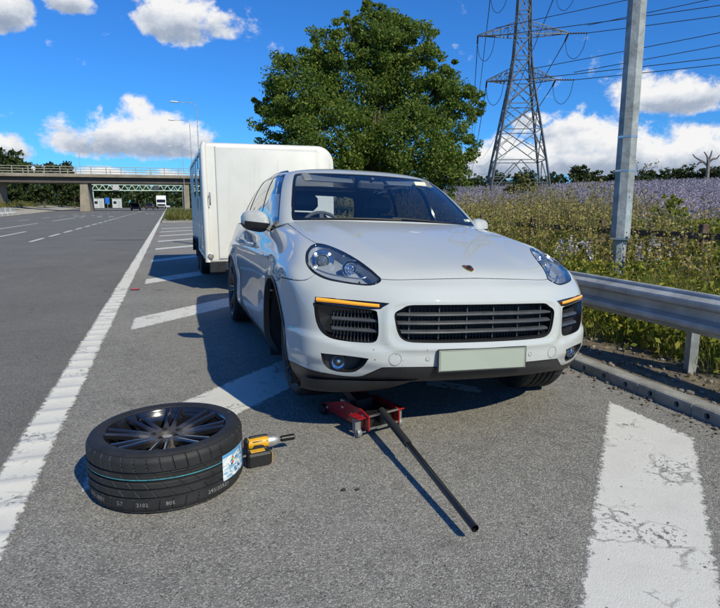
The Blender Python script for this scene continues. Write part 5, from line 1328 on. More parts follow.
class QB:
    def __init__(s): s.V = []; s.F = []; s.n = 0
    def add(s, V, F): s.V.append(V); s.F.append(F+s.n); s.n += len(V)
    def build(s, name, m, parent=None, kind=None, smooth=False, label=None, cat=None):
        o = put(name, mesh_np(name, np.concatenate(s.V), np.concatenate(s.F), smooth), m, parent)
        if kind: o['kind'] = kind
        return tag(o, label, cat)
def blades(px, py, pz, h, w, lean, n, r=rs):
    """n bent grass blades at every plant position"""
    N = len(px); k = N*n; x = np.repeat(px, n)+r.normal(0, .035, k); y = np.repeat(py, n)+r.normal(0, .035, k); z = np.repeat(pz, n)
    hh = np.repeat(h, n)*r.uniform(.55, 1.1, k); a = r.uniform(0, 2*PI, k); ln = lean*r.uniform(.3, 1.4, k)*hh; ww = w*r.uniform(.6, 1.3, k)
    d = np.stack([np.cos(a), np.sin(a), 0*a], 1); t = np.stack([-np.sin(a), np.cos(a), 0*a], 1)*ww[:, None]
    p0 = np.stack([x, y, z], 1); p1 = p0+d*(ln*.35)[:, None]+np.array([0,0,1])*(hh*.6)[:, None]; p2 = p0+d*ln[:, None]+np.array([0,0,1])*hh[:, None]
    V = np.stack([p0-t, p0+t, p1+t*.8, p1-t*.8, p2+t*.1, p2-t*.1], 1).reshape(-1, 3); b = np.arange(k)*6
    return V, np.concatenate([np.stack([b, b+1, b+2, b+3], 1), np.stack([b+3, b+2, b+4, b+5], 1)])
def weeds(px, py, pz, h, nl, ls, r=rs, spread=.10):
    """upright stems with leaves up them"""
    N = len(px); a = r.uniform(0, 2*PI, N); ln = r.uniform(.02, .22, N)*h
    tip = np.stack([px+np.cos(a)*ln, py+np.sin(a)*ln, pz+h], 1); base = np.stack([px, py, pz], 1)
    t = np.stack([-np.sin(a), np.cos(a), 0*a], 1)*.006; Vs = np.stack([base-t, base+t, tip+t*.4, tip-t*.4], 1).reshape(-1, 3); Fs = np.arange(4*N).reshape(N, 4)
    u = r.uniform(.12, 1.02, (N, nl)); c = base[:, None]+(tip-base)[:, None]*u[..., None]+r.normal(0, 1, (N, nl, 3))*(spread*(1.15-u)[..., None])*np.array([1,1,.4])
    Vl, Fl = leaf_cloud(c.reshape(-1, 3), ls*r.uniform(.5, 1.3, N*nl), .6, r)
    return np.concatenate([Vs, Vl]), np.concatenate([Fs, Fl+len(Vs)])
def region(n, x0, x1, y0, y1, az0=8, az1=60, r=rs):
    """points on the verge between two bearings from the lay-by"""
    X = []; 
    while sum(len(q) for q in X) < n:
        x = r.uniform(x0, x1, n*2); y = r.uniform(y0, y1, n*2); az_ = np.degrees(np.arctan2(x, y)); k = (az_ > az0) & (az_ < az1); X.append(np.stack([x[k], y[k]], 1))
    q = np.concatenate(X)[:n]; return q[:, 0], q[:, 1]
L_GR = leafmat('grass_leaf', [(.09,.12,.02),(.19,.24,.04),(.33,.33,.07),(.45,.38,.14)], .4)
L_WD = leafmat('weed_leaf', [(.05,.085,.016),(.15,.20,.028),(.31,.32,.045),(.48,.40,.08)], .45)
L_DRY = leafmat('dry_stalk', [(.10,.09,.04),(.28,.21,.09),(.44,.36,.13),(.22,.27,.06)], .35)
L_YEL = leafmat('yellow_bloom', [(.45,.32,.02),(.62,.46,.03)], .3); L_WHT = leafmat('white_bloom', [(.50,.46,.48),(.62,.60,.58),(.45,.36,.44)], .3)
def clump(x, y, s=.8, r=rs): return .5+.5*np.sin(x*2.1*s+1.3*np.sin(y*1.7*s))*np.cos(y*1.3*s+.7*np.sin(x*2.3*s))
# grass close behind the rail, thinning over the bare soil by the kerb
x, y = region(6200, 3.42, 6.2, -1.5, 30, 15, 82); k = (x > 3.42+.35*clump(x, y, 2.2)+.25*rs.rand(len(x))); x, y = x[k], y[k]
q = QB(); q.add(*blades(x, y, tz(x, y)-.01, np.clip(.10+.22*(x-3.4), .08, .52)*(.6+.8*clump(x, y)), .0042, .55, 9)); q.build('verge_grass', L_GR, None, 'stuff', label='rough green grass growing under and behind the guard rail', cat='grass')
x, y = region(4300, 3.75, 8.8, .3, 34, 15, 82); h = (.22+.16*(x-3.75))*(.55+.75*clump(x, y, .7)); h = np.clip(h, .18, .95)
q = QB(); q.add(*weeds(x, y, tz(x, y), h, 48, .034)); q.build('leafy_weeds', L_WD, None, 'stuff', label='dense leafy green weeds between the guard rail and the fence', cat='weeds')
x, y = region(7600, 5.4, 13.5, 1.0, 46, 14, 80); h = np.clip((.50+1.05*clump(x, y, .5)*rs.uniform(.45, 1.15, len(x)))*np.interp(np.degrees(np.arctan2(x, y)), [28, 40, 46, 56, 80], [1.15, 1.10, .85, .62, .8])*np.interp(x, [5.4, 7], [.6, 1]), .3, 1.95)
q = QB(); q.add(*weeds(x, y, tz(x, y), h, 46, .027, spread=.115)); q.build('dry_stalks', L_DRY, None, 'stuff', label='tall dry brown and straw-coloured weed stalks along the fence', cat='weeds')
x, y = region(420, 4.4, 10, 3, 30, 20, 58); h = np.clip(.40+.16*(x-4), .3, 1.15)*rs.uniform(.75, 1.15, len(x))
x, y = x, y; c = np.repeat(np.stack([x, y, tz(x, y)+h], 1), 5, 0)+rs.normal(0, .028, (len(x)*5, 3)); q = QB(); q.add(*leaf_cloud(c, .016*rs.uniform(.6, 1.3, len(c)), 1.0)); q.build('yellow_flowers', L_YEL, None, 'stuff', label='small yellow flower heads dotted over the weeds', cat='flowers')
x0_, y0_ = np.array([5.15,5.0,5.75,5.95,5.3,6.1]), np.array([6.25,6.6,5.8,6.0,6.9,5.9]); x = np.repeat(x0_, 9)+rs.normal(0, .09, 54); y = np.repeat(y0_, 9)+rs.normal(0, .09, 54)
c = np.repeat(np.stack([x, y, .1+rs.uniform(.35, .72, 54)], 1), 12, 0)+rs.normal(0, .016, (54*12, 3))*[1,1,2.2]; q = QB(); q.add(*leaf_cloud(c, .017*rs.uniform(.6, 1.3, len(c)))); q.build('white_seed_heads', L_WHT, None, 'stuff', label='pale fluffy seed heads round the foot of the steel column', cat='flowers')
# dry litter on the soil strip
x, y = region(2600, 3.14, 4.2, .3, 12, 12, 75); c = np.stack([x, y, tz(x, y)+.008], 1); q = QB(); q.add(*leaf_cloud(c, .016*rs.uniform(.4, 1.5, len(c)), 3)); q.build('leaf_litter', leafmat('litter', [(.06,.04,.02),(.16,.11,.06),(.26,.21,.14),(.10,.10,.03)], .1), None, 'stuff', label='dry leaf litter on the soil strip behind the kerb', cat='litter')
m_ = MB()
for k in range(520):
    x, y = rs.uniform(3.13, 3.9), rs.uniform(.2, 9); s = rs.uniform(.006, .022); m_.ball((x, y, float(tz(x, y))+s*.3), (s, s*rs.uniform(.7,1.2), s*.7), 6, 4)
tag(m_.build('verge_gravel', mat('verge_stone', (.22,.19,.155), .95, vary=.5, vscale=30)), 'small stones scattered over the soil behind the kerb', 'gravel', kind='stuff')
# purple flowering crop
N = 52000; rr_ = 10.5*(13.5**rs.rand(N)); az_ = R(8)+R(74)*rs.rand(N); x = rr_*np.sin(az_); y = rr_*np.cos(az_); k = x > 9.2+.8*np.sin(y*.6); x, y, rr_ = x[k], y[k], rr_[k]
hh = (.35+.25*clump(x, y, .25))*(1+.3*rs.rand(len(x))); c = np.repeat(np.stack([x, y, tz(x, y)+hh*.55], 1), 5, 0)+rs.normal(0, 1, (len(x)*5, 3))*np.repeat(np.stack([.16+.004*rr_, .16+.004*rr_, hh*.35], 1), 5, 0)
q = QB(); q.add(*leaf_cloud(c, np.repeat(.024+.0009*rr_, 5)*rs.uniform(.6, 1.3, len(c)), .3)); q.build('purple_crop', leafmat('purple_bloom', [(.16,.145,.11),(.24,.21,.25),(.33,.29,.37),(.46,.41,.50)], .3), None, 'stuff', label='field of purple flowering crop rising to the horizon', cat='crop')

# ------------------------------------------------------------------ trees
BARK = mat('bark', (.09,.07,.05), .95, vary=.5, vscale=8, bump=.8, bscale=14)
L_OAK = leafmat('oak_leaf', [(.035,.075,.014),(.085,.155,.024),(.17,.25,.04),(.30,.33,.07)], .5)
L_FAR = leafmat('far_leaf', [(.012,.024,.008),(.025,.045,.012),(.05,.075,.018),(.09,.11,.03)], .3)
L_PALE = leafmat('pale_leaf', [(.05,.07,.015),(.11,.13,.025),(.19,.18,.04),(.25,.22,.07)], .35)
def tree(name, loc, lumps, trunk_h, tr, leaves, lsize, label, lm, rz=0, seed=1, group=None, cat='tree', clus=26, hollow=.55, depth=1.0):
    """lumps: (sideways, up, radius) of the crown's masses; each is filled with leaf clumps, open between them"""
    r = np.random.RandomState(seed); t = empty(name, loc, rz, label, cat, group)
    m_ = MB(); top = max(l[1] for l in lumps)
    pts = [(0,0,-.2),(r.uniform(-.1,.1)*tr,0,trunk_h*.5),(r.uniform(-.5,.5)*tr,r.uniform(-.5,.5)*tr,trunk_h),(0,0,top*.75)]
    m_.tube(crom(pts, False, 4), np.interp(np.linspace(0,1,13), [0,.12,.5,1], [tr*1.4,tr,tr*.75,tr*.2]), 9)
    C_ = []; tot = sum(l[2]**2 for l in lumps)
    for (dx, dz, rad) in lumps:
        dy = r.uniform(-.55, .55)*rad*depth*.9; c0 = np.array([dx, dy, dz])
        st = np.array([0, 0, trunk_h*r.uniform(.75, 1.15)]); mid = st*.5+c0*.5+np.array([0,0,-.1*rad]); m_.tube(crom([st, mid, c0], False, 4), np.linspace(tr*.45, tr*.08, 9), 6)
        for _ in range(3):
            e = c0+rand_dirs(1, r)[0]*rad*.8; m_.tube([c0*.6+mid*.4, (c0+e)/2+r.normal(0,.05*rad,3), e], np.linspace(tr*.13, tr*.03, 3), 5)
        nc = max(3, int(clus*rad**2/tot*len(lumps))); d = rand_dirs(nc, r); rho = rad*(hollow+(1-hollow)*r.rand(nc))*r.uniform(.80, 1.09, nc)
        cc = c0+d*rho[:, None]*np.array([1, depth, .92]); per = max(6, int(leaves*(rad**2/tot)/nc))
        cr_ = rad*r.uniform(.16, .33, nc); P_ = np.repeat(cc, per, 0)+rand_dirs(nc*per, r)*(np.repeat(cr_, per)*r.rand(nc*per)**.45)[:, None]*np.array([1,1,.72]); C_.append(P_)
    m_.build('trunk', BARK, t, True)
    P_ = np.concatenate(C_); q = QB(); q.add(*leaf_cloud(P_, lsize*r.uniform(.55, 1.25, len(P_)), .5, r)); q.build('crown', lm, t)
    return t
OAK = [(0.09,8.32,1.22),(-1.74,7.48,1.10),(1.72,7.55,1.22),(-3.00,5.92,1.65),(-0.32,6.12,2.06),(2.37,5.53,1.57),(3.69,5.33,0.91),(-3.66,4.41,1.25),(-1.58,3.93,2.01),(1.77,3.72,2.01),(3.45,3.52,1.17),(-4.34,5.33,0.66),(0.50,7.28,1.39),(-0.92,8.62,0.57),(2.97,6.39,0.82),(-0.03,9.07,0.48),(0,2.6,1.8),(-3,2.8,1.2),(3.0,2.5,1.1),(-2.3,7.0,.9),(1.0,8.3,.8)]
tree('oak_tree', (8.2, 23.6, .3), [(a, b-.3, c) for a, b, c in OAK], 2.4, .24, 165000, .064, 'large dark green broadleaf tree standing behind the trailer and the car', L_OAK, R(-19), 5, clus=64, hollow=.52)
# hedge line and single trees on the field's horizon
def lumps_round(h, w, r, n=7): 
    o = [(0, h*.72, w*.42)]
    for k in range(n): a = r.uniform(0, 1); o.append((r.uniform(-.42,.42)*w, h*r.uniform(.30,.80), w*r.uniform(.18,.34)))
    return o
def bear(azd, D): return D*math.sin(R(azd)), D*math.cos(R(azd))
rt_ = np.random.RandomState(31)
far = [(29.2,150,4.2,6.5,'low dark hedge tree at the left foot of the pylon'),(31.0,150,4.6,7,'rounded dark tree behind the left pylon leg'),(33.6,145,5.0,7,'dark bushy tree right behind the middle of the pylon'),
 (36.0,150,3.6,6,'low dark tree just right of the pylon base'),(38.2,150,6.6,5.4,'taller dark tree standing alone right of the pylon'),(39.9,155,4.2,6,'rounded low tree left of the steel column on the horizon'),
 (41.6,155,3.6,6,'low hedge tree just left of the steel column'),(44.0,155,3.8,7,'low hedge tree just right of the steel column'),(45.6,155,4.0,7,'hedge tree on the horizon left of the bare dead tree'),
 (47.2,150,4.4,7,'dark hedge tree close left of the dead tree'),(48.9,148,4.0,7.5,'dark hedge tree below the bare dead tree'),(50.4,146,4.2,8,'dark hedge tree at the right end of the horizon hedge'),(52,146,4.2,8,'hedge tree on the horizon farthest to the right'),(27.4,150,4.0,7,'dark hedge tree low between the oak and the pylon')]
for (a_, D, h, wd, lb) in far:
    x, y = bear(a_, D); h *= .72; tree('hedge_tree', (x, y, float(tz(x, y))-.5), lumps_round(h, wd*.85, rt_), h*.35, .16, 2600, .30, lb, L_FAR, R(-a_), int(a_*10), 'trees along the horizon hedge', clus=20)
q = QB(); aa = R(24)+R(32)*rs.rand(5200); DD = 152+rs.normal(0, 1.2, 5200); x = DD*np.sin(aa); y = DD*np.cos(aa)
q.add(*leaf_cloud(np.stack([x, y, tz(x, y)+rs.uniform(-.3, 1.9, 5200)*(.7+.4*np.sin(aa*60))], 1), .32*rs.uniform(.6, 1.3, 5200))); q.build('horizon_hedge', L_FAR, None, 'stuff', label='dark hedge running along the top of the purple field', cat='hedge')
# shrubs at the pylon foot and along the fence
tree('shrub', (30.5, 46.5, 1.6), [(0,1.2,.9),(-.9,.8,.7),(.8,.9,.8),(.2,1.9,.6)], .5, .05, 2600, .13, 'yellow green shrub in front of the pylon base', L_PALE, R(-33), 3, cat='shrub')
tree('shrub', (9.3, 9.0, .15), [(0,.85,.40),(-.35,.6,.34),(.3,.65,.36),(.1,1.1,.28)], .3, .02, 1700, .04, 'bushy green shrub beside the steel column behind the fence', L_WD, R(-43), 4, cat='shrub')
tree('shrub', (8.4, 10.8, .15), [(0,.7,.40),(-.4,.55,.36),(.4,.6,.36)], .3, .02, 1500, .04, 'low yellow green bush behind the fence left of the steel column', L_PALE, R(-40), 6, cat='shrub')
# thin saplings poking above the weeds
def sapling(x, y, h, label, seed, m=None):
    r = np.random.RandomState(seed); t = empty('sapling', (x, y, float(tz(x, y))), 0, label, 'sapling', 'bare saplings in the weeds'); m_ = MB(); C_ = []
    sp = crom([(0,0,0),(r.normal(0,.04),r.normal(0,.04),h*.5),(r.normal(0,.1),r.normal(0,.1),h)], False, 6); m_.tube(sp, np.linspace(.011,.003,len(sp)), 5)
    for k in range(9):
        p = sp[r.randint(4, len(sp))]; e = p+np.array([r.normal(0,.2),r.normal(0,.2),r.uniform(.08,.3)])*h*.4; m_.tube([p,(p+e)/2+r.normal(0,.02,3),e], [.005,.004,.002], 4); C_.append(e+r.normal(0,.03,(9,3)))
    m_.build('stem', BARK, t); q = QB(); P_ = np.concatenate(C_); q.add(*leaf_cloud(P_, .022*r.uniform(.6,1.2,len(P_)), .3, r)); q.build('foliage', m or L_DRY, t)
sapling(7.6, 7.7, 1.75, 'thin leafy sapling right of the steel column reaching above the field', 2); sapling(8.6, 12.6, 1.7, 'thin straw-coloured sapling above the weeds left of the fence post', 5); sapling(8.4, 7.4, 1.35, 'short twiggy sapling at the right edge before the field', 7); sapling(9.2, 15.5, 1.9, 'tall dry sapling in front of the pylon shrub', 9)
# bare pollarded dead tree on the horizon
x, y = bear(48.6, 140); dt = empty('dead_tree', (x, y, float(tz(x, y))-.3), R(-48), 'bare pale dead tree with cut-back limbs on the horizon at right', 'tree')
DEADW = mat('dead_wood', (.20,.17,.145), .9, vary=.3, vscale=2); m_ = MB(); m_.tube(crom([(0,0,-.5),(.1,0,2.0),(0,0,4.6)], False, 4), np.linspace(.42,.30,9), 8); m_.build('trunk', DEADW, dt, True)
for p in ([(0,0,3.4),(-.9,.1,4.3),(-2.3,.2,5.2),(-2.9,.1,5.9)], [(0,0,4.0),(.8,0,4.8),(1.5,.1,4.9),(1.9,0,5.6)], [(0,0,4.3),(-.3,0,5.4),(-.9,.1,6.3)], [(0,0,4.4),(.35,0,5.5),(.5,-.1,6.5)], [(-.9,.1,4.3),(-1.5,0,4.2),(-2.0,.1,3.6)]):
    MB().tube(crom(p, False, 4), np.linspace(.26,.10,4*(len(p)-1)+1), 7).build('limb', DEADW, dt, True)

# ------------------------------------------------------------------ electricity pylon
STEEL = mat('pylon_steel', (.13,.14,.15), .55, metal=.4, vary=.25, vscale=.6); INSU = mat('insulator', (.05,.035,.03), .3, coat=.4); WIRE = mat('cable', (.025,.026,.028), .6)
px_, py_ = 43.4, 67.2; pz = float(tz(px_, py_))-.2
PR = R(-33+8); py = empty('pylon', (px_, py_, pz), PR, 'tall lattice steel electricity pylon rising from the purple field', 'pylon')
LV = [(0,3.75),(4.2,3.1),(8.0,2.45),(11.2,1.9),(14.1,1.38),(17.0,1.05),(19.6,.92),(22.4,.80),(25.4,.70),(28.6,.55),(32.5,.15)]
def cor(k, i): z, w_ = LV[k]; sx, sy = ((-1,-1),(1,-1),(1,1),(-1,1))[i % 4]; return np.array([sx*w_, sy*w_, z])
for i in range(4):
    m_ = MB()
    for k in range(len(LV)-1): m_.bar(cor(k,i), cor(k+1,i), .21 if k < 5 else .16)
    m_.build('leg', STEEL, py)
    m_ = MB(); w1 = .11
    for k in range(len(LV)-1):
        a, b, c, d = cor(k,i), cor(k,i+1), cor(k+1,i), cor(k+1,i+1)
        m_.bar(c, d, w1*.9)
        if k == 0:
            mt = (c+d)/2; m_.bar(a, mt, w1); m_.bar(b, mt, w1); m_.bar((a+c)/2, (a+mt)/2, w1*.8); m_.bar((b+d)/2, (b+mt)/2, w1*.8); m_.bar((a*2+c)/3, (b*2+d)/3, w1*.7)
        else:
            m_.bar(a, d, w1); m_.bar(b, c, w1)
            if k < 4: x = (a+b+c+d)/4; m_.bar((a+c)/2, (a*.75+d*.25), w1*.7); m_.bar((b+d)/2, (b*.75+c*.25), w1*.7); m_.bar((a+c)/2, (c*.75+b*.25), w1*.7); m_.bar((b+d)/2, (d*.75+a*.25), w1*.7)
    m_.build('bracing', STEEL, py)
ARM = [(14.1, 4.3, 1.38), (19.6, 5.6, .92), (25.4, 4.1, .70)]; tips = {}
for k, (z, L, w_) in enumerate(ARM):
    for s in (-1, 1):
        tip = np.array([s*L, 0, z+.15]); zt = z+1.5; m_ = MB(); rt0 = [np.array([s*w_, sy*w_, z]) for sy in (-1,1)]; ut = [np.array([s*w_*.93, sy*w_*.93, zt]) for sy in (-1,1)]
        for p in rt0: m_.bar(p, tip, .11)
        for p in ut: m_.bar(p, tip+np.array([0,0,.12]), .09)
        for t in (.2,.4,.6,.8):
            for j in (0,1): m_.bar(rt0[j]*(1-t)+tip*t, ut[j]*(1-t)+(tip+np.array([0,0,.12]))*t, .05); m_.bar(rt0[j]*(1-t)+tip*t, ut[j]*(1-t+.2)+(tip+np.array([0,0,.12]))*(t-.2), .05)
            m_.bar(rt0[0]*(1-t)+tip*t, rt0[1]*(1-t)+tip*t, .05)
        m_.build('crossarm', STEEL, py); tips[(k, s)] = tip
pm = Matrix.LocRotScale(Vector((px_, py_, pz)), Euler((0,0,PR)), None); pmi = pm.inverted()
RT = Vector((132, -12, 26)); LT = Vector((215, 390, 24))
names = {0:'lowest', 1:'middle', 2:'top'}
for (k, s), tip in tips.items():
    tw = pm @ Vector(tip); ends = []
    off = (pm.to_3x3() @ Vector((s*3.0, 0, 0))); zo = k*5.5
    for tgt, nm in ((RT, 'right'), (LT, 'left')):
        far_p = Vector((tgt.x, tgt.y, tgt.z+zo*.9))+off*(1.2); d = (far_p-tw).normalized(); e = tw+d*2.2+Vector((0,0,-.35)); ends.append(e)
        m_ = MB(); a = np.array(pmi @ tw); b = np.array(pmi @ e)
        pts = [a+(b-a)*t for t in np.linspace(0,1,15)]; m_.tube(pts, [.05 if i % 2 else .13 for i in range(15)], 6); m_.build('insulator', INSU, py)
        # cable to the next tower
        P0 = np.array(e); P1 = np.array(far_p); L = np.linalg.norm(P1-P0); sag = .028*L*(1 if nm == 'right' else .9); ps = [P0+(P1-P0)*t-np.array([0,0,4*sag*t*(1-t)*.55]) for t in np.linspace(0,1,28)]
        m_ = MB(); m_.tube(np.array(ps)-P0, .048 if nm == 'right' else .06, 5)
        sidew = 'near' if s > 0 else 'far'
        tag(m_.build('power_cable', WIRE, None, loc=tuple(P0)), 'dark power cable leaving the %s crossarm\'s %s tip of the pylon towards the %s' % (names[k], 'right' if s > 0 else 'left', nm), 'cable', 'overhead power cables')
    if k < 2:      # the second line on the same arm runs a little above, with less sag
        P0 = np.array(ends[0])+np.array([0,0,.9]); P1 = np.array(RT)+np.array(off)*1.2+np.array([0,0,zo*.9+6.5]); ps = [P0+(P1-P0)*t-np.array([0,0,.030*np.linalg.norm(P1-P0)*t*(1-t)]) for t in np.linspace(0,1,24)]
        m_ = MB(); m_.tube(np.array(ps)-P0, .045, 5); tag(m_.build('power_cable', WIRE, None, loc=tuple(P0)), 'upper of the paired power cables from the %s crossarm\'s %s tip towards the right' % (names[k], 'right' if s > 0 else 'left'), 'cable', 'overhead power cables')
    A, B = np.array(pmi @ ends[0]), np.array(pmi @ ends[1]); mid = (A+B)/2-np.array([0,0,2.6]); MB().tube(crom([A, A*.7+mid*.3-np.array([0,0,1.0]), mid, B*.7+mid*.3-np.array([0,0,1.0]), B], False, 6), .035, 5).build('jumper_loop', WIRE, py)

# ------------------------------------------------------------------ far side of the road
PALE = mat('pale_gravel', (.38,.34,.27), .95, vary=.4, vscale=.8, bump=.5, bscale=4)
def lz(X, Y): d = np.clip((-14.5-.075*(Y-45))-X, 0, None); return .12*sst(d, 0, 1.0)+.11*np.clip(d-2, 0, 14)+.05*np.sin(X*1.1+Y*.4)*sst(d, 1, 3)
V = []; ys = np.linspace(20, 330, 80); nd = 18
for y in ys:
    for d in np.concatenate([[0,.3,1.0], np.linspace(2, 90, nd-3)]): x = -14.5-.075*(y-45)-d; V.append((x, y, float(lz(x, y))+.006))
F = np.array([(i*nd+j, i*nd+j+1, (i+1)*nd+j+1, (i+1)*nd+j) for i in range(79) for j in range(nd-1)]); lb = put('left_bank', mesh_np('left_bank', np.array(V), F[:, ::-1], True), grassy); lb['kind'] = 'structure'
V = []
for y in ys:
    for d in (-.2,.5,4.5,8.0): x = -14.5-.075*(y-45)-d; V.append((x, y, float(lz(x, y))+.03))
F = np.array([(i*4+j, i*4+j+1, (i+1)*4+j+1, (i+1)*4+j) for i in range(79) for j in range(3)]); gs = put('gravel_strip', mesh_np('gravel_strip', np.array(V), F[:, ::-1], True), PALE); gs['kind'] = 'structure'
fv = sheet('far_verge', -.35, 60, 44, 330, .02, grassy, 40, 60, fz=lambda X, Y: tz(X, Y)*sst(X, 3, 9)+.06*sst(X, -.3, .2)); 
MB().prism([(-.55,43.6),(2.97,43.6),(2.97,46),(-.2,52),(-.42,50)], .0, .10, 2).build('lay_by_island', conc).__setitem__('kind', 'structure')
x, y = region(1500, -.2, 5.5, 45, 75, -2, 8); q = QB(); q.add(*blades(x, y, .06+0*x, .35+.5*clump(x, y), .02, .5, 8)); q.build('far_verge_grass', L_PALE, None, 'stuff', label='pale yellow grass at the roadside beyond the trailer', cat='grass')
# concrete barrier blocks by the left bank
for k in range(9):
    y = 52+k*3.3; x = -14.9-.075*(y-45); MB().prism([(-.30,0),(.30,0),(.30,.25),(.12,.42),(.09,.82),(-.09,.82),(-.12,.42),(-.30,.25)], -1.5, 1.5, 1).build('barrier_block', mat('barrier_concrete', (.52,.50,.45), .85, vary=.2, vscale=2), None, loc=(x,y,.02), rot=(0,0,R(4.3)))
    o = [q for q in COL.objects if q.name.startswith('barrier_block')][-1]; tag(o, 'pale concrete barrier block at the left roadside, '+['nearest of the row','second of the row','third of the row','fourth of the row','middle one of the row','fourth from the far end','third from the far end','next to last before the bridge','last of the row towards the bridge'][k], 'barrier', 'barrier blocks at the left roadside')
# ------------------------------------------------------------------ road bridge
BC = mat('bridge_concrete', (.235,.20,.155), .85, vary=.3, vscale=.5, bump=.3, bscale=4); BS_ = mat('bridge_beam', (.075,.062,.055), .8, vary=.3, vscale=.4); RAILM = mat('parapet_rail', (.30,.28,.24), .6, metal=.3)
br = empty('road_bridge', (0, 118, 0), 0, 'concrete road bridge with open parapet rails crossing the road', 'bridge')
MB().box((-25,4.0,5.55), (108,7.0,.95)).build('deck_beam', BS_, br); MB().box((-25,4.0,6.32), (108,8.6,.50), bev=.04).build('deck_edge', BC, br)
for y in (-.15, 8.15):
    for k in range(43): MB().box((-78+k*2.5, y, 7.25), (.13,.13,1.35)).build('parapet_post', RAILM, br) if y < 0 or k % 3 == 0 else None
    for z in (7.0, 7.45, 7.9): MB().box((-25, y, z), (108,.09,.10)).build('parapet_rail', RAILM, br)
for x in (-14.5,):
    MB().prism([(-.95,0),(.80,0),(.60,5.1),(-.60,5.1)], .8, 7.2, 1, None, (x,0,0)).build('pier', BC, br)
MB().box((3.3,4,2.55), (1.0,6.5,5.1)).build('pier', BC, br); MB().box((-29.5,4,2.6), (2.4,7.2,5.2), bev=.1).build('pier', BC, br)
# ------------------------------------------------------------------ sign gantry beyond the bridge
GW = mat('gantry_pale', (.42,.53,.46), .5, vary=.1, vscale=.5); ga = empty('sign_gantry', (0, 190, 0), 0, 'pale green truss sign gantry spanning the road beyond the bridge', 'gantry')
for z in (5.3, 6.95):
    for y in (-.5, .5): MB().box((-8.2, y, z), (26,.22,.24)).build('chord', GW, ga)
for k in range(13):
    x = -21.2+k*2; m_ = MB(); 
    for y in (-.5,.5): m_.bar((x,y,5.3),(x+1,y,6.95),.16); m_.bar((x+1,y,6.95),(x+2,y,5.3),.16)
    m_.build('lattice', GW, ga)
for x in (-21.0, 4.6): MB().box((x,0,2.7), (.5,.5,5.4)).build('leg', GW, ga)
MB().box((-14.6,-.7,6.1), (1.7,.15,1.6)).build('signal_box', mat('signal_grey', (.45,.42,.42), .5), ga); MB().box((-3.4,-.7,6.1), (1.6,.15,1.2)).build('signal_box', mat('signal_dark', (.05,.055,.07), .5), ga)
# ------------------------------------------------------------------ far trees behind the bridge
rt2 = np.random.RandomState(77)
spots = [(-62,190,15),(-54,180,14),(-47,172,17),(-41,185,16),(-36,176,12.5),(-31,200,14.5),(-26,190,9.5),(-33,150,7),(-27,152,6),(-22,205,8.4),(-17,215,8),(-12,235,8),(-7,245,7.6),(-2,255,7.4),(4,240,7.4),(9,225,8.5),(14,205,9),(-44,150,9),(-52,148,10),(20,190,9),(9.5,160,6.0)]
words = ['far left','second from the left','third from the left','tall crown left of the bridge pier','fourth from the left','over the left bridge rail','left of the bridge pier','low, before the bank','low, beside the left bank','right behind the bridge pier','left of the white cabins','behind the white cabins','above the dark cars','above the white lorry','right of the white lorry','right of the bridge opening','beside the trailer edge','left bank, near','left bank, nearest the edge','hidden by the trailer top','low by the right bridge pier']
for k, ((x, y, h), wd) in enumerate(zip(spots, words)):
    tree('far_tree', (x, y, 0), lumps_round(h, h*.75, rt2, 9), h*.3, .25, 2600, .05*h, 'dark green tree beyond the road bridge, '+wd, L_FAR, 0, 100+k, 'trees beyond the bridge', clus=24)
NU = 18000; xs = rs.uniform(-75, 30, NU); ys2 = 232+rs.normal(0, 10, NU)+.3*np.abs(xs); q = QB(); q.add(*leaf_cloud(np.stack([xs, ys2, rs.rand(NU)**1.1*(9.2+1.2*np.sin(xs*.35)+.7*np.sin(xs*1.3))], 1), .62*rs.uniform(.6,1.3,NU))); q.build('far_undergrowth', L_FAR, None, 'stuff', label='dark undergrowth filling the space beneath the bridge', cat='undergrowth')
xs = rs.uniform(-42, -18, 2600); ys2 = rs.uniform(60, 160, 2600); k = xs < -20.5-.075*(ys2-45); xs, ys2 = xs[k], ys2[k]; q = QB(); q.add(*weeds(xs, ys2, lz(xs, ys2), .4+.9*rs.rand(len(xs)), 14, .12, spread=.3)); q.build('bank_shrubs', L_PALE, None, 'stuff', label='scrubby dry bushes on the left bank before the bridge', cat='scrub')
# ------------------------------------------------------------------ traffic far down the road
def small_car(loc, rz, col, label, kind='hatchback', group='vehicles far down the road'):
    t = empty('distant_car', loc, rz, label, 'car', group); m = mat('far_paint_%d_%d' % (int(col[0]*100), int(col[2]*100)), col, .25, coat=.8); W = .88
    pr = [(-2.05,.30),(-2.1,.62),(-1.95,.86),(-1.0,.95),(1.05,.93),(1.85,.80),(2.1,.62),(2.1,.30)]; MB().prism(pr, -W, W, 0).build('body', m, t)
    V = []; 
    for (y, z, w_) in ((-1.85,.92,.84),(-1.45,1.45,.66),(.10,1.48,.66),(.95,.92,.84)): V += [(-w_,y,z),(w_,y,z)]
    MB().add(V, [(0,1,3,2),(2,3,5,4),(4,5,7,6),(0,2,4,6),(1,7,5,3)]).build('cabin', GLOSSBLK, t); MB().box((0,-.68,1.475),(1.28,1.45,.04)).build('roof', m, t)
    for sx in (-1,1):
        for y in (-1.3,1.35): MB().lathe([(0,.1),(.25,.1),(.31,.08),(.31,-.08),(.25,-.1),(0,-.1)], 14, rotm(0,PI/2,0), (sx*.80,y,.31)).build('wheel', RUBBER, t)
        MB().box((sx*.62,2.09,.66),(.36,.05,.14)).build('headlight', SILVER, t); MB().box((sx*.70,-2.07,.75),(.22,.05,.18)).build('tail_light', mat('tail_red',(.4,.01,.01),.3), t)
small_car((-6.4,128,0), 0, (.015,.02,.04), 'small dark car driving away beneath the bridge, nearest of the traffic'); small_car((-4.4,150,0), 0, (.02,.025,.03), 'second small dark car beyond the bridge')
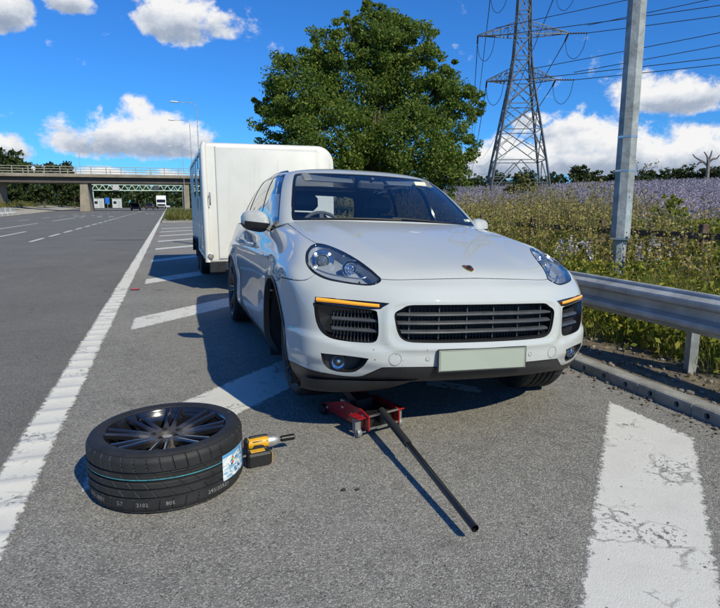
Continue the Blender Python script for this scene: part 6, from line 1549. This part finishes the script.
small_car((-19.1,165,.0), R(5), (.30,.015,.02), 'small red car beside the bridge pier'); small_car((-.6,196,0), PI, (.55,.56,.57), 'pale car half hidden right of the white lorry')
def lorry(loc, rz, label):
    t = empty('lorry', loc, rz, label, 'lorry'); wm = mat('lorry_white', (.72,.73,.74), .4)
    MB().box((0,-3.2,2.25), (2.5,6.4,2.7), bev=.06).build('load_box', wm, t); cb = MB().prism([(0,.6),(1.75,.6),(1.85,1.5),(1.35,2.75),(.9,3.15),(0,3.2)], -1.22, 1.22, 0).build('cab', wm, t)
    MB().box((0,1.72,2.12), (2.2,.04,.85), rotm(.38,0,0)).build('windscreen', GLOSSBLK, cb); MB().box((0,1.85,1.05), (2.0,.05,.5)).build('grille', BLK, cb)
    for sx in (-1,1):
        MB().box((sx*.95,1.86,.85),(.4,.06,.22)).build('headlight', SILVER, cb)
        for y in (.9,-2.2,-4.8): MB().lathe([(0,.14),(.42,.14),(.5,.1),(.5,-.1),(.42,-.14),(0,-.14)], 16, rotm(0,PI/2,0), (sx*1.05,y,.5)).build('wheel', RUBBER, t)
lorry((-2.0,172,0), PI, 'white lorry coming beneath the bridge')
def cabin(loc, label, w):
    t = empty('site_cabin', loc, R(6), label, 'cabin', 'white roadside cabins'); wm = mat('cabin_white', (.45,.47,.47), .5, vary=.15, vscale=1)
    MB().box((0,0,1.45), (w,3.6,2.6), bev=.05).build('wall', wm, t); MB().box((0,0,2.8), (w+.2,3.8,.12)).build('roof', mat('cabin_grey',(.35,.37,.38),.6), t); MB().box((w*.22,-1.82,1.2), (.8,.06,2.0)).build('door', mat('cabin_grey',(.35,.37,.38),.6), t); MB().box((-w*.22,-1.82,1.7), (.8,.05,.7)).build('window', GLOSSBLK, t)
cabin((-18.6,180,.0), 'white cabin with a grey door left of the blue road sign', 2.8); cabin((-14.2,184,.0), 'smaller white cabin right of the blue road sign', 2.5)
sg = empty('road_sign', (-15.6,172,0), 0, 'small blue road sign on a post between the two white cabins', 'sign'); MB().box((0,0,2.2),(1.1,.06,1.6),bev=.02).build('panel', mat('sign_blue',(.01,.12,.5),.4), sg); MB().tube([(0,.06,0),(0,.06,3)],.06).build('post', GALVP, sg)
